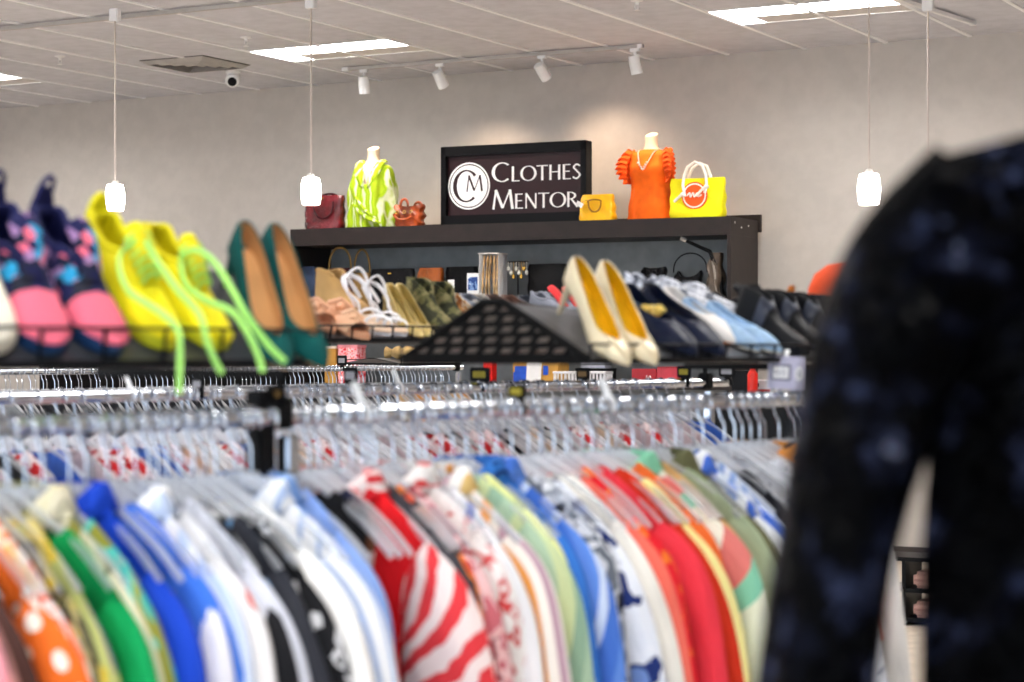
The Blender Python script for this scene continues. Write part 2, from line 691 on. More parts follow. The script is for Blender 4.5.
for yy, zz in ((0.08, -0.04), (0.22, -0.07), (0.37, -0.05)):
    MB().box((UW + 0.001, yy, UTOP + zz), (0.003, 0.012, 0.012)).build('screw_cover', M_white, ush)

# ------------------------------------------------ the sign
YS = 13.42
sA, sB = unit(440.5, 0.1, 0), unit(586, 0.1, 0)
SW = (sB - sA).length
SH = 0.60
SD = 0.11
sign = thing('shop_sign', 'dark brown framed shop sign with white lettering on the display shelf', 'sign', (sA.x, sA.y, UTOP), URZ)
M_signp = pm('sign_panel', (40, 15, 18), 0.35, vary=0.04, spec=0.25)
M_frame = pm('sign_frame', (8, 6, 7), 0.35, vary=0.1)
M_letter = pm('sign_white', (250, 248, 244), 0.5, vary=0.0)
b = 0.075
fr = MB()
for c, s in (((SW / 2, SD / 2, b / 2), (SW, SD, b)), ((SW / 2, SD / 2, SH - b / 2), (SW, SD, b)),
             ((b * 0.3, SD / 2, SH / 2), (b * 0.6, SD, SH)), ((SW - b * 0.3, SD / 2, SH / 2), (b * 0.6, SD, SH))):
    fr.box(c, s, 0.003)
fr.build('frame', M_frame, sign, flat=True)
PYF = 0.035
MB().box((SW / 2, PYF + 0.02, SH / 2), (SW - 0.02, 0.03, SH - 0.02)).build('panel', M_signp, sign, flat=True)


def loc_sign(px, py):
    """sign-local x, z of a pixel on its face"""
    p = unit(px, 0.1 + PYF, 0)
    x = (Vector((p.x, p.y, 0)) - Vector((sA.x, sA.y, 0))).dot(UX)
    return x, EYE + (YH - py) / F * depth(p) - UTOP


def stroke(pts, ws):
    k = len(pts)
    if not isinstance(ws, (list, tuple)):
        ws = [ws] * k
    L, R = [], []
    for i in range(k):
        a, c = pts[max(i - 1, 0)], pts[min(i + 1, k - 1)]
        dx, dz = c[0] - a[0], c[1] - a[1]
        n = math.hypot(dx, dz) or 1
        nx, nz = -dz / n * ws[i] / 2, dx / n * ws[i] / 2
        L.append((pts[i][0] + nx, pts[i][1] + nz))
        R.append((pts[i][0] - nx, pts[i][1] - nz))
    return [[L[i], L[i + 1], R[i + 1], R[i]] for i in range(k - 1)]


def arc2(cx, cy, rx, ry, a0, a1, thin=0.05, thick=0.14, n=28):
    pts, ws = [], []
    for i in range(n + 1):
        a = rad(a0 + (a1 - a0) * i / n)
        pts.append((cx + rx * math.cos(a), cy + ry * math.sin(a)))
        ws.append(thin + (thick - thin) * math.cos(a) ** 2)
    return stroke(pts, ws)


def glyph(ch):
    s = stroke
    g = {'C': (arc2(0.47, 0.5, 0.42, 0.48, 48, 312), 0.88),
         'L': (s([(0.12, 0), (0.12, 1)], 0.12) + s([(0.07, 0.03), (0.52, 0.03)], 0.06), 0.58),
         'O': (arc2(0.48, 0.5, 0.42, 0.48, 0, 360), 0.98),
         'T': (s([(0.0, 0.97), (0.66, 0.97)], 0.06) + s([(0.33, 0), (0.33, 0.98)], 0.12), 0.70),
         'H': (s([(0.12, 0), (0.12, 1)], 0.12) + s([(0.64, 0), (0.64, 1)], 0.12) + s([(0.12, 0.53), (0.64, 0.53)], 0.06), 0.80),
         'E': (s([(0.12, 0), (0.12, 1)], 0.12) + s([(0.08, 0.97), (0.5, 0.97)], 0.06) + s([(0.1, 0.53), (0.46, 0.53)], 0.06) + s([(0.08, 0.03), (0.52, 0.03)], 0.06), 0.60),
         'S': (s([q for q in curve_pts([(0.46, 0.86), (0.28, 0.97), (0.10, 0.78), (0.28, 0.53), (0.46, 0.26), (0.26, 0.03), (0.05, 0.14)], 24)], 0.095), 0.54),
         'M': (s([(0.08, 0), (0.2, 1)], [0.09, 0.06]) + s([(0.19, 1), (0.52, 0.06)], 0.12) + s([(0.52, 0.06), (0.86, 1)], 0.06) + s([(0.85, 1), (0.98, 0)], 0.12), 1.06),
         'N': (s([(0.12, 0), (0.12, 1)], 0.07) + s([(0.11, 1), (0.70, 0.0)], 0.12) + s([(0.70, 0), (0.70, 1)], 0.07), 0.84),
         'R': (s([(0.12, 0), (0.12, 1)], 0.12) + arc2(0.18, 0.75, 0.34, 0.225, 90, -90, 0.05, 0.12) + s([(0.30, 0.52), (0.66, 0)], [0.09, 0.13]), 0.70)}
    return g[ch]


def lettering(word, x0, x1, z0, h, first=1.3):
    adv = sum(glyph(c)[1] * (first if i == 0 else 1) for i, c in enumerate(word))
    sx = (x1 - x0) / adv
    m = MB()
    x = x0
    for i, c in enumerate(word):
        polys, a = glyph(c)
        k = first if i == 0 else 1.0
        for poly in polys:
            m.prism([(x + p[0] * sx * k, z0 + p[1] * h * k) for p in poly], PYF + 0.007, PYF + 0.001, 'y')
        x += a * sx * k
    return m


xa, za = loc_sign(492, 182.2)
xb, _ = loc_sign(581, 180)
lettering('CLOTHES', xa, xb, za, 0.112).build('lettering', M_letter, sign, flat=True)
xa, za2 = loc_sign(491.5, 209.5)
xb, _ = loc_sign(578, 207)
lettering('MENTOR', xa, xb, za2, 0.112).build('lettering', M_letter, sign, flat=True)
xl, zl = loc_sign(468.7, 186)
Rr = 0.178
lg = MB()
for r0, r1 in ((0.94, 1.0), (0.0, 0.885)):
    n = 48
    for i in range(n):
        a0, a1 = 2 * PI * i / n, 2 * PI * (i + 1) / n
        pol = [(xl + Rr * r * math.cos(a), zl + Rr * r * math.sin(a)) for r, a in ((r1, a0), (r1, a1), (r0, a1), (r0, a0))]
        if r0 == 0:
            pol = pol[:3]
        lg.prism(pol, PYF + 0.006, PYF + 0.001, 'y')
lo = lg.build('emblem', M_letter, sign, flat=True)
lc = MB()
for poly in arc2(0, 0, 0.55, 0.66, 40, 312, 0.07, 0.20):
    lc.prism([(xl - 0.02 + p[0] * Rr, zl + p[1] * Rr) for p in poly], PYF + 0.0, PYF + 0.004, 'y')
for poly in glyph('M')[0]:
    lc.prism([(xl - 0.15 * Rr + p[0] * Rr * 0.80, zl - 0.25 * Rr + p[1] * Rr * 0.70) for p in poly], PYF + 0.0, PYF + 0.004, 'y')
lc.build('monogram', M_signp, lo, flat=True)


# ------------------------------------------------ busts
M_skin = pm('bust_ivory', (214, 190, 164), 0.5, vary=0.02)
BUST = [(0.0, 0.155, 0.115), (0.10, 0.148, 0.11), (0.20, 0.125, 0.09), (0.27, 0.122, 0.092), (0.36, 0.142, 0.118), (0.42, 0.155, 0.105),
        (0.465, 0.152, 0.085), (0.49, 0.11, 0.065), (0.505, 0.07, 0.055), (0.53, 0.05, 0.05), (0.575, 0.044, 0.046), (0.60, 0.047, 0.05)]


def bust(label, p, rz):
    t = thing('display_bust', label, 'mannequin', p, rz)
    n = 28
    loops = []
    for z, rx, ry in BUST:
        loops.append([(rx * math.cos(2 * PI * j / n), ry * math.sin(2 * PI * j / n) + (0.012 if z > 0.5 else 0), z) for j in range(n)])
    # slanted neck cap
    loops.append([(0.045 * math.cos(2 * PI * j / n), 0.05 * math.sin(2 * PI * j / n) + 0.012, 0.622 + 0.02 * math.sin(2 * PI * j / n)) for j in range(n)])
    loops.append([(0.02 * math.cos(2 * PI * j / n), 0.022 * math.sin(2 * PI * j / n) + 0.012, 0.632 + 0.009 * math.sin(2 * PI * j / n)) for j in range(n)])
    m = MB().loft(loops)
    m.build('torso', M_skin, t)
    return t


def shirt_shell(prof, neck, fold=0.006, nf=9, seed=0, nz=44, n=64, zv=None, vw=0.0):
    """cloth around a bust: prof = (z, rx, ry) knots from hem to shoulder; a V is left open in front down to zv"""
    rng = random.Random(seed)
    ph = rng.random() * 6
    rows = curve_pts(prof, nz)
    m = MB()
    V = []
    for z, rx, ry in rows:
        row = []
        g = max(0, min(1, (neck - z) / 0.2))
        for j in range(n):
            a = 2 * PI * j / n
            w = 1 + fold / 0.15 * g * math.sin(nf * a + ph + 9 * z) + fold / 0.3 * g * math.sin((nf + 4) * a - 14 * z)
            row.append(m.v((rx * math.cos(a) * w, ry * math.sin(a) * w, z)))
        V.append(row)
    for i in range(nz):
        z = rows[i][0]
        for j in range(n):
            k = (j + 1) % n
            if zv is not None and z > zv:
                c = (V[i][j].co + V[i][k].co) / 2
                if c.y < 0 and abs(c.x) < vw * (z - zv) / (neck - zv):
                    continue
            m.f((V[i][j], V[i][k], V[i + 1][k], V[i + 1][j]))
    return m


# green blouse bust
gp = unit(373, 0.16, UTOP)
bg = bust('ivory bust form wearing the green patterned blouse', gp, URZ + 0.1)
M_lime = fab('lime_zebra', 'tie', [(214, 218, 176), (160, 186, 24), (144, 176, 8), (152, 180, 16), (166, 190, 30)], 5.5, 35, uv=False)
bl = thing('blouse', 'lime green and white zebra patterned wrap blouse on the left bust', 'blouse', gp, URZ + 0.1)
m = shirt_shell([(0.003, 0.205, 0.13), (0.08, 0.20, 0.135), (0.18, 0.19, 0.14), (0.28, 0.188, 0.145), (0.36, 0.18, 0.14), (0.43, 0.165, 0.115),
                 (0.475, 0.145, 0.092), (0.50, 0.10, 0.075), (0.512, 0.075, 0.066)], 0.512, 0.012, 7, 3, zv=0.29, vw=0.062)
m.build('blouse_body', M_lime, bl, solid=0.004)
for s in (-1, 1):
    m = MB()
    m.loft([[(s * 0.082, 0.03, 0.515), (s * 0.074, -0.045, 0.505), (s * 0.05, -0.098, 0.45), (s * 0.012, -0.148, 0.30)],
            [(s * 0.088, 0.035, 0.535), (s * 0.088, -0.05, 0.525), (s * 0.082, -0.108, 0.455), (s * 0.03, -0.156, 0.32)],
            [(s * 0.115, 0.03, 0.515), (s * 0.122, -0.06, 0.500), (s * 0.112, -0.118, 0.425), (s * 0.034, -0.160, 0.30)]], closed=False)
    m.build('collar', M_lime, bl, solid=0.004)
m = MB()
for k, (x0, x1) in enumerate(((0.005, 0.10), (-0.02, 0.11), (0.02, 0.13))):
    m.tube(curve_pts([(x0 - 0.09, -0.15, 0.24 - 0.05 * k), (x0, -0.16, 0.13 - 0.03 * k), (x1, -0.145, 0.06 - 0.015 * k)], 12), [0.006 + 0.008 * math.sin(PI * i / 12) for i in range(13)], 8)
m.build('wrap_knot', M_lime, bl)

# orange blouse bust
op = unit(651, 0.17, UTOP)
bo = bust('ivory bust form wearing the orange ruffled top', op, URZ - 0.05)
M_orange = fab('orange_jersey', 'plain', [(250, 104, 16)], 8, uv=False)
M_orange2 = fab('orange_flounce', 'plain', [(248, 92, 20)], 8, uv=False)
ot = thing('ruffled_top', 'bright orange sleeveless top with ruffled shoulders on the right bust', 'top', op, URZ - 0.05)
m = shirt_shell([(0.003, 0.178, 0.125), (0.04, 0.17, 0.122), (0.10, 0.164, 0.124), (0.18, 0.145, 0.110), (0.27, 0.146, 0.112), (0.36, 0.162, 0.136), (0.42, 0.162, 0.112),
                 (0.468, 0.168, 0.096), (0.492, 0.125, 0.078), (0.508, 0.078, 0.066)], 0.508, 0.005, 8, 5)
m.build('bodice', M_orange, ot, solid=0.004)
for s in (-1, 1):
    for lay in (0, 1):
        m = MB()
        nu, nv = 60, 6
        V = []
        for i in range(nu + 1):
            u = i / nu
            path = (s * (0.118 + 0.035 * math.sin(PI * 0.55 * u)), -0.05 - 0.055 * math.sin(PI * u) + lay * 0.05, 0.50 - 0.24 * u)
            row = []
            wd = (0.085 if s > 0 else 0.07) * math.sin(PI * min(1, 0.15 + u * 0.85)) ** 0.6 * (1 - 0.15 * lay)
            for j in range(nv + 1):
                q = j / nv
                wv = 0.024 * q * math.sin(u * 2 * PI * 7 + lay)
                row.append(m.v((path[0] + s * wd * q, path[1] + wv - 0.035 * q * (1 - lay), path[2] + 0.03 * q * math.sin(PI * q) + 0.35 * wv)))
            V.append(row)
        for i in range(nu):
            for j in range(nv):
                m.f((V[i][j], V[i][j + 1], V[i + 1][j + 1], V[i + 1][j]))
        m.build('ruffle', M_orange2, ot, solid=0.003)
nk = thing('necklace', 'silver bead necklace with a pointed pendant on the orange bust', 'necklace', op, URZ - 0.05)
M_silver = pm('silver', (225, 222, 215), 0.3, 0.7, vary=0.03)
MB().tube(curve_pts([(-0.075, 0.01, 0.512), (-0.065, -0.08, 0.49), (-0.03, -0.135, 0.40), (0.0, -0.142, 0.355), (0.03, -0.135, 0.40), (0.065, -0.08, 0.49), (0.075, 0.01, 0.512)], 30), 0.0045, 6).build('chain', M_silver, nk)
m = MB()
for k in range(7):
    x = -0.036 + 0.012 * k
    m.lathe([(0.002, 0.008), (0.008, 0.003), (0.008, -0.003), (0.002, -0.008)], 10, (x, -0.148, 0.37 + abs(x) * 1.3 - 0.01))
m.build('bead', M_silver, nk)


# ------------------------------------------------ handbags
def rr_loop(w, d, z, n=28, p=4.0):
    out = []
    for j in range(n):
        a = 2 * PI * j / n
        c, s = math.cos(a), math.sin(a)
        out.append((math.copysign(abs(c) ** (2 / p), c) * w / 2, math.copysign(abs(s) ** (2 / p), s) * d / 2, z))
    return out


def bag(name, label, p, rz, w, h, d, m, tw=1.0, td=0.45, bulge=0.04, sag=0.0, wrinkle=0.004, handles=(), hm=None, group=None, seed=1, p_=4.0):
    rng = random.Random(seed)
    t = thing(name, label, 'bag', p, rz, group)
    body = MB()
    loops = []
    nz = 14
    for i in range(nz + 1):
        u = i / nz
        ww = w * (1 + (tw - 1) * u) * (1 + bulge * math.sin(PI * u))
        dd = d * (1 + (td - 1) * u ** 1.2) * (1 + 2 * bulge * math.sin(PI * u))
        e = 0.97 if i == 0 else 1.0
        lp = rr_loop(ww * e, dd * e, h * u, 40, p_)
        lp = [(x + wrinkle * math.sin(17 * z / h + 9 * x / w + seed), y + wrinkle * math.sin(13 * x / w + 11 * z / h + seed * 2), z - sag * u * max(0, 1 - (2 * x / ww) ** 2)) for x, y, z in lp]
        loops.append(lp)
    # the mouth turns inward
    lp = loops[-1]
    loops.append([(x * 0.96, y * 0.7, z - 0.004) for x, y, z in lp])
    loops.append([(x * 0.93, y * 0.5, z - h * 0.15) for x, y, z in lp])
    body.loft(loops)
    body.build('bag_body', m, t)
    for (y, x0, x1, z0, rise, r) in handles:
        pts = []
        for i in range(17):
            a = PI * i / 16
            pts.append(((x0 + x1) / 2 - (x1 - x0) / 2 * math.cos(a), y, z0 + rise * math.sin(a) ** 0.8))
        MB().tube(pts, r, 8, 0.6).build('handle', hm or m, t)
    return t


M_maroon = pm('maroon_croc', (92, 16, 24), 0.22, vary=0.3, spec=0.6, bump=0.5, bscale=55)
M_cognac = pm('cognac_leather', (150, 62, 22), 0.35, vary=0.35, bump=0.5, bscale=40)
M_yel = pm('yellow_leather', (238, 178, 10), 0.4, vary=0.06, bump=0.15)
M_canvas = pm('yellow_canvas', (236, 226, 8), 0.75, vary=0.05, bump=0.2)
M_rope = pm('white_rope', (238, 232, 222), 0.7, vary=0.05)
M_gold = pm('gold_metal', (212, 170, 80), 0.25, 0.9, vary=0.05)

t = bag('handbag', 'glossy maroon crocodile handbag next to the green blouse', unit(325, 0.10, UTOP), URZ, 0.325, 0.262, 0.13, M_maroon, 1.06, 0.55, 0.02,
        handles=((-0.078, -0.06, 0.12, 0.21, -0.13, 0.008), (0.05, -0.08, 0.10, 0.23, 0.05, 0.008)), hm=pm('dark_maroon', (48, 8, 14), 0.3))
MB().box((0.0, -0.052, 0.24), (0.035, 0.008, 0.010), 0.002).build('clasp', M_gold, t)
t = bag('handbag', 'brown leather slouchy handbag with tied handles next to the sign', unit(410, 0.12, UTOP), URZ, 0.215, 0.175, 0.12, M_cognac, 1.12, 0.7, 0.05, 0.02, 0.008,
        handles=((-0.05, -0.055, 0.01, 0.15, 0.06, 0.011), (0.03, 0.02, 0.09, 0.14, 0.05, 0.011), (-0.075, -0.10, 0.06, 0.10, -0.05, 0.010)))
for k in range(3):
    MB().tube(arc(-0.07 + 0.06 * k, 0.11, 0.012, 0.012, 0, 2 * PI, 10, -0.072), 0.004, 6).build('ring', M_gold, t)
t = bag('handbag', 'small mustard yellow satchel with two handles at the sign corner', unit(598, 0.06, UTOP), URZ, 0.275, 0.19, 0.13, M_yel, 0.88, 0.5, 0.03,
        handles=((-0.062, -0.05, 0.05, 0.135, -0.075, 0.006), (-0.066, -0.055, 0.055, 0.13, 0.02, 0.006)), hm=pm('dark_yellow', (150, 100, 8), 0.4))
MB().box((-0.115, -0.075, 0.118), (0.055, 0.003, 0.036), 0.001, Matrix.Rotation(0.5, 3, 'Y')).build('price_tag', M_white, t)
MB().tube([(-0.05, -0.066, 0.15), (-0.08, -0.072, 0.14), (-0.1, -0.074, 0.125)], 0.0015, 6).build('tag_string', M_black, t)
t = bag('tote_bag', 'bright yellow canvas tote with orange round emblem and white rope handles', unit(698, 0.09, UTOP), URZ, 0.405, 0.285, 0.15, M_canvas, 1.0, 0.5, 0.01, 0.004, 0.004, p_=5)
for yy in (-0.068, 0.03):
    MB().tube([(-0.07 if yy < 0 else -0.05, yy - 0.012, 0.15), (-0.085, yy - 0.012, 0.23), (-0.08, yy, 0.30), (-0.055, yy, 0.36), (0.0, yy, 0.395), (0.055, yy, 0.37),
               (0.085, yy, 0.30), (0.095, yy - 0.012, 0.22), (0.08, yy - 0.012, 0.17)], 0.011, 8).build('handle', M_rope, t)
m = MB().tube([(-0.085, -0.085, 0.17), (-0.12, -0.088, 0.14), (-0.15, -0.088, 0.115)], 0.010, 8)
m.tube([(0.09, -0.085, 0.22), (0.05, -0.09, 0.18), (0.02, -0.09, 0.15)], 0.010, 8)
m.lathe([(0.005, 0.016), (0.018, 0.008), (0.018, -0.008), (0.005, -0.016)], 10, (0.095, -0.082, 0.215))
m.lathe([(0.005, 0.016), (0.018, 0.008), (0.018, -0.008), (0.005, -0.016)], 10, (-0.085, -0.082, 0.165))
m.build('knot', M_rope, t)


def disc(r0, r1, c, y0, y1, n=36, sx=1.0):
    m = MB()
    for i in range(n):
        a0, a1 = 2 * PI * i / n, 2 * PI * (i + 1) / n
        pol = [(c[0] + sx * r * math.cos(a), c[1] + r * math.sin(a)) for r, a in ((r1, a0), (r1, a1), (r0, a1), (r0, a0))]
        m.prism(pol if r0 else pol[:3], y0, y1, 'y')
    return m


em = disc(0, 0.098, (0.0, 0.155), -0.0735, -0.066).build('emblem', pm('emblem_orange', (236, 88, 20), 0.6, vary=0.03), t, flat=True)
disc(0.078, 0.088, (0.0, 0.155), -0.0755, -0.073).build('ring', M_rope, em, flat=True)
m = MB()
for poly in stroke(curve_pts([(-0.055, 0.155), (-0.035, 0.175), (-0.03, 0.145), (-0.01, 0.175), (0.0, 0.145), (0.02, 0.172), (0.03, 0.148), (0.055, 0.16)], 40), 0.011):
    m.prism(poly, -0.0755, -0.073, 'y')
m.build('script', M_rope, em, flat=True)

# bags on the shelf below
M_denim = pm('denim', (38, 52, 78), 0.7, vary=0.3, bump=0.3)
M_blk = pm('black_leather', (14, 13, 15), 0.3, vary=0.2, bump=0.4, bscale=30)
M_patent = pm('black_patent', (10, 10, 12), 0.12, vary=0.1, bump=0.6, bscale=14)
M_dred = pm('dark_red_leather', (52, 10, 16), 0.35, vary=0.2)
M_tan = pm('tan_leather', (150, 116, 62), 0.5, vary=0.15)
M_rust = pm('rust_leather', (140, 70, 20), 0.45, vary=0.2, bump=0.3, bscale=30)
M_bronze = pm('bronze_strap', (120, 92, 40), 0.35, 0.4, vary=0.1)


def hgt(y, back=0.2):
    return EYE + (YH - y) / F * (depth(unit(500, back, 0))) - BAGZ


bag('handbag', 'blue denim bag at the left end of the display shelf', unit(309, 0.15, BAGZ), URZ, 0.16, hgt(263), 0.1, M_denim, 0.95, 0.6)
t = bag('handbag', 'dark red and black bag with a brass coloured strap arching over it', unit(340, 0.17, BAGZ), URZ, 0.22, hgt(265), 0.12, M_dred, 0.9, 0.4,
        handles=((0.0, -0.10, 0.10, hgt(266), 0.17, 0.009),), hm=M_bronze)
MB().box((0.02, -0.05, hgt(272)), (0.03, 0.008, 0.03), 0.002).build('buckle', M_gold, t)
bag('tote_bag', 'tan tote bag with a tall bronze handle behind the white sandals', unit(362, 0.22, BAGZ), URZ, 0.16, hgt(270), 0.1, M_tan, 0.9, 0.5,
    handles=((0.0, -0.07, 0.07, hgt(271), 0.19, 0.009),), hm=M_bronze)
t = bag('tote_bag', 'wide black tote bag with small gold badge under the left bust', unit(393, 0.14, BAGZ), URZ, 0.36, hgt(267), 0.12, M_blk, 1.03, 0.4, handles=((-0.065, -0.09, 0.09, hgt(278), -0.1, 0.008),))
MB().box((0.0, -0.055, hgt(272)), (0.03, 0.01, 0.012), 0.002).build('badge', M_gold, t)
t = bag('handbag', 'rust brown leather shoulder bag on the shelf below the sign', unit(431, 0.14, BAGZ), URZ, 0.215, hgt(267), 0.13, M_rust, 0.92, 0.5, 0.06)
MB().tube([(-0.05, -0.072, 0.04), (-0.03, -0.074, 0.2), (0.0, -0.06, hgt(270)), (0.03, -0.074, 0.2), (0.02, -0.074, 0.05)], 0.007, 6, 0.4).build('strap', M_rust, t)
bag('handbag', 'black leather bag standing left of the clear jewellery case', unit(462, 0.2, BAGZ), URZ, 0.26, hgt(266), 0.12, M_blk, 1.0, 0.5)
bag('handbag', 'plain black handbag standing right of the earring stand', unit(548, 0.18, BAGZ), URZ, 0.30, hgt(265), 0.12, M_blk, 1.04, 0.5)
t = bag('handbag', 'shiny black patent bag with a white tag, behind the yellow flower', unit(654, 0.16, BAGZ), URZ, 0.20, hgt(270), 0.14, M_patent, 0.9, 0.6, 0.05, 0.01, 0.012)
MB().box((0.0, -0.07, hgt(283)), (0.05, 0.004, 0.024), 0.001, Matrix.Rotation(-0.5, 3, 'Y')).build('price_tag', M_white, t)
bag('handbag', 'black hobo bag with thin wire handle in the shelf right corner', unit(689, 0.18, BAGZ), URZ, 0.24, hgt(274), 0.14, M_blk, 0.8, 0.5, 0.05, 0.05, 0.01,
    handles=((0.0, -0.12, 0.14, hgt(276), 0.14, 0.005),))
t = bag('handbag', 'grey brown slouchy bag leaning on the right end of the shelf', unit(716, 0.15, BAGZ), URZ, 0.12, hgt(258), 0.16, pm('taupe_leather', (92, 78, 66), 0.4, vary=0.2), 0.7, 0.6, 0.05, 0.0, 0.01)
MB().tube([(0.03, -0.06, 0.05), (0.02, -0.08, 0.25), (-0.02, -0.04, hgt(259))], 0.009, 6, 0.5).build('strap', pm('grey_strap', (150, 140, 130), 0.4), t)
ub = unit(706, 0.10, 0)
MB_ = MB().tube([(-0.155, 0, hgt(246) + BAGZ), (0.03, 0.0, hgt(257) + BAGZ), (0.1, 0.02, BAGZ + 0.22), (0.11, 0.02, BAGZ + 0.03)], [0.012, 0.016, 0.02, 0.022], 10)
u_ = thing('umbrella', 'dark folded umbrella with handle leaning inside the shelf right corner', 'umbrella', ub, URZ)
MB_.build('cover', M_black, u_)
MB().tube([(-0.19, -0.005, hgt(243.5) + BAGZ), (-0.15, 0, hgt(246.2) + BAGZ)], 0.016, 8).build('handle', M_trackgrey, u_)

# jewellery case, earring stand, cards
jp = unit(493, 0.08, BAGZ)
t = thing('jewellery_case', 'tall clear plastic case of gold jewellery on the display shelf', 'display case', jp, URZ)
H = hgt(255)
for x in (-0.08, 0.08):
    MB().box((x, 0, H / 2), (0.005, 0.15, H), 0.001).build('side_wall', M_clear2, t, flat=True)
MB().box((0, 0.075, H / 2), (0.16, 0.005, H)).build('back_wall', M_clear2, t, flat=True)
MB().box((0, 0, H + 0.004), (0.17, 0.16, 0.008)).build('lid', pm('lid_white', (225, 220, 212), 0.3), t, flat=True)
rng = random.Random(4)
M_champ = pm('champagne_metal', (200, 165, 120), 0.3, 0.6, vary=0.3)
for k in range(10):
    x, y = -0.055 + 0.0275 * (k % 5), -0.03 + 0.06 * (k // 5)
    MB().tube(curve_pts([(x, y, H - 0.01), (x + rng.uniform(-.01, .01), y - 0.02, H * 0.6), (x + rng.uniform(-.01, .01), y - 0.02, H * 0.25), (x, y, 0.03)], 10),
              [0.006 + 0.004 * (i % 2) for i in range(11)], 6).build('chain', M_champ, t)
t = thing('earring_stand', 'dark earring stand with dangling gold and silver pieces on the shelf', 'display stand', unit(518, 0.08, BAGZ), URZ)
H = hgt(263)
MB().tube([(0, 0, 0), (0, 0, H)], 0.006, 8).lathe([(0.05, 0), (0.05, 0.008), (0.01, 0.012)], 16).build('pole', M_black, t)
MB().box((0, 0, H), (0.17, 0.012, 0.012)).build('arm', M_black, t)
for k in range(8):
    x = -0.075 + 0.0215 * k
    m = MB().tube([(x, -0.008, H), (x, -0.01, H - 0.035 - 0.03 * (k % 3))], 0.002, 5)
    m.lathe([(0.003, 0.018), (0.012, 0.01), (0.013, -0.01), (0.004, -0.02)], 8, (x, -0.01, H - 0.05 - 0.03 * (k % 3)))
    m.build('earring', M_gold if k in (2, 5, 6) else M_silver, t)
t = thing('price_card', 'small white price card on a stand before the black bag', 'card', unit(451, 0.05, BAGZ), URZ)
MB().box((0, 0, 0.20), (0.055, 0.004, 0.065), 0.001).build('card', M_white, t, flat=True)
MB().tube([(0, 0.003, 0.18), (0, 0.003, 0.0)], 0.003, 6).lathe([(0.02, 0), (0.02, 0.005), (0.004, 0.006)], 10).build('stand', M_trackgrey, t)
t = thing('photo_card', 'blue and white picture card beside the clear jewellery case', 'card', unit(473, 0.06, BAGZ), URZ)
MB().box((0, 0, 0.14), (0.10, 0.006, 0.28), 0.001).build('card', M_white, t, flat=True)
MB().box((0.0, -0.004, 0.20), (0.08, 0.003, 0.10), 0.0).build('picture', fab('card_blue', 'floral', [(40, 70, 130), (120, 150, 200), (230, 235, 240)], 30, uv=False), t, flat=True)

# boxes on the lower shelf
def hb(y):
    return EYE + (YH - y) / F * (depth(unit(500, 0.1, 0))) - BOXZ


def carton(name, label, px, back, w, h, d, m, cat='box', rz=0.0):
    t = thing(name, label, cat, unit(px, back, BOXZ), URZ + rz)
    MB().box((0, 0, h * 0.47), (w, d, h * 0.94), 0.003).build('box_body', m, t, flat=True)
    return t


M_kraft = pm('kraft', (188, 140, 62), 0.7, vary=0.08)
t = carton('gift_box', 'pink box with red floral pattern under the tan mules', 352, 0.12, 0.17, hb(345), 0.14, fab('pink_floral', 'floral', [(235, 60, 70), (250, 170, 180), (255, 205, 210), (240, 90, 90), (255, 215, 215)], 26, uv=False))
MB().box((0, 0, hb(345) * 0.97), (0.18, 0.15, hb(345) * 0.07), 0.003).build('lid', pm('pink_lid', (245, 150, 160), 0.6), t, flat=True)
t = carton('gift_box', 'brown paper box standing left of the pink floral box', 334, 0.12, 0.10, hb(346), 0.12, M_kraft)
MB().box((0, 0, hb(346) * 0.97), (0.11, 0.13, hb(346) * 0.07), 0.003).build('lid', pm('cream_lid', (230, 215, 200), 0.6), t, flat=True)
t = carton('red_box', 'narrow tall red box between the front rails and the yellow carton', 490, 0.10, 0.075, hb(360), 0.08, pm('red_card', (228, 26, 16), 0.5))
MB().box((0, 0, hb(360) * 0.97), (0.08, 0.085, hb(360) * 0.06), 0.002).build('lid', pm('red_card2', (200, 18, 14), 0.5), t, flat=True)
H = hb(360)
t = carton('shipping_carton', 'yellow and blue cardboard carton with a blank white sheet taped on', 541, 0.12, 0.37, H, 0.2, M_kraft)
BL = pm('carton_blue', (24, 78, 190), 0.5)
MB().box((-0.095, -0.1015, H * 0.60), (0.145, 0.003, 0.06)).build('blue_band', BL, t, flat=True)
MB().box((-0.115, -0.1015, H * 0.22), (0.13, 0.003, 0.11), 0.0).build('blue_band', BL, t, flat=True)
MB().box((0.085, -0.1015, H * 0.60), (0.04, 0.003, 0.07)).build('blue_band', BL, t, flat=True)
MB().box((-0.01, -0.105, H * 0.45), (0.12, 0.002, 0.21), 0.0, Matrix.Rotation(0.05, 3, 'Y')).build('paper_sheet', M_white, t, flat=True)
M_bask = pm('white_wire', (225, 225, 228), 0.4, vary=0.02)
t = thing('wire_basket', 'white plastic basket with slotted sides beyond the front rail', 'basket', unit(583, 0.06, BOXZ), URZ + 0.1)
H = hb(372)
m = MB()
for z in (0.01, H):
    m.tube([(-0.2, -0.09, z), (0.2, -0.09, z), (0.2, 0.09, z), (-0.2, 0.09, z)], 0.009, 6, loop=True)
m.build('rim', M_bask, t)
m = MB()
for i in range(15):
    x = -0.19 + 0.38 * i / 14
    m.box((x, -0.09, H / 2), (0.012, 0.004, H))
    m.box((x, 0.09, H / 2), (0.012, 0.004, H))
for i in range(6):
    y = -0.075 + 0.15 * i / 5
    m.box((-0.2, y, H / 2), (0.004, 0.012, H))
    m.box((0.2, y, H / 2), (0.004, 0.012, H))
m.box((0, 0, 0.008), (0.39, 0.17, 0.006))
m.build('side_slats', M_bask, t, flat=True)
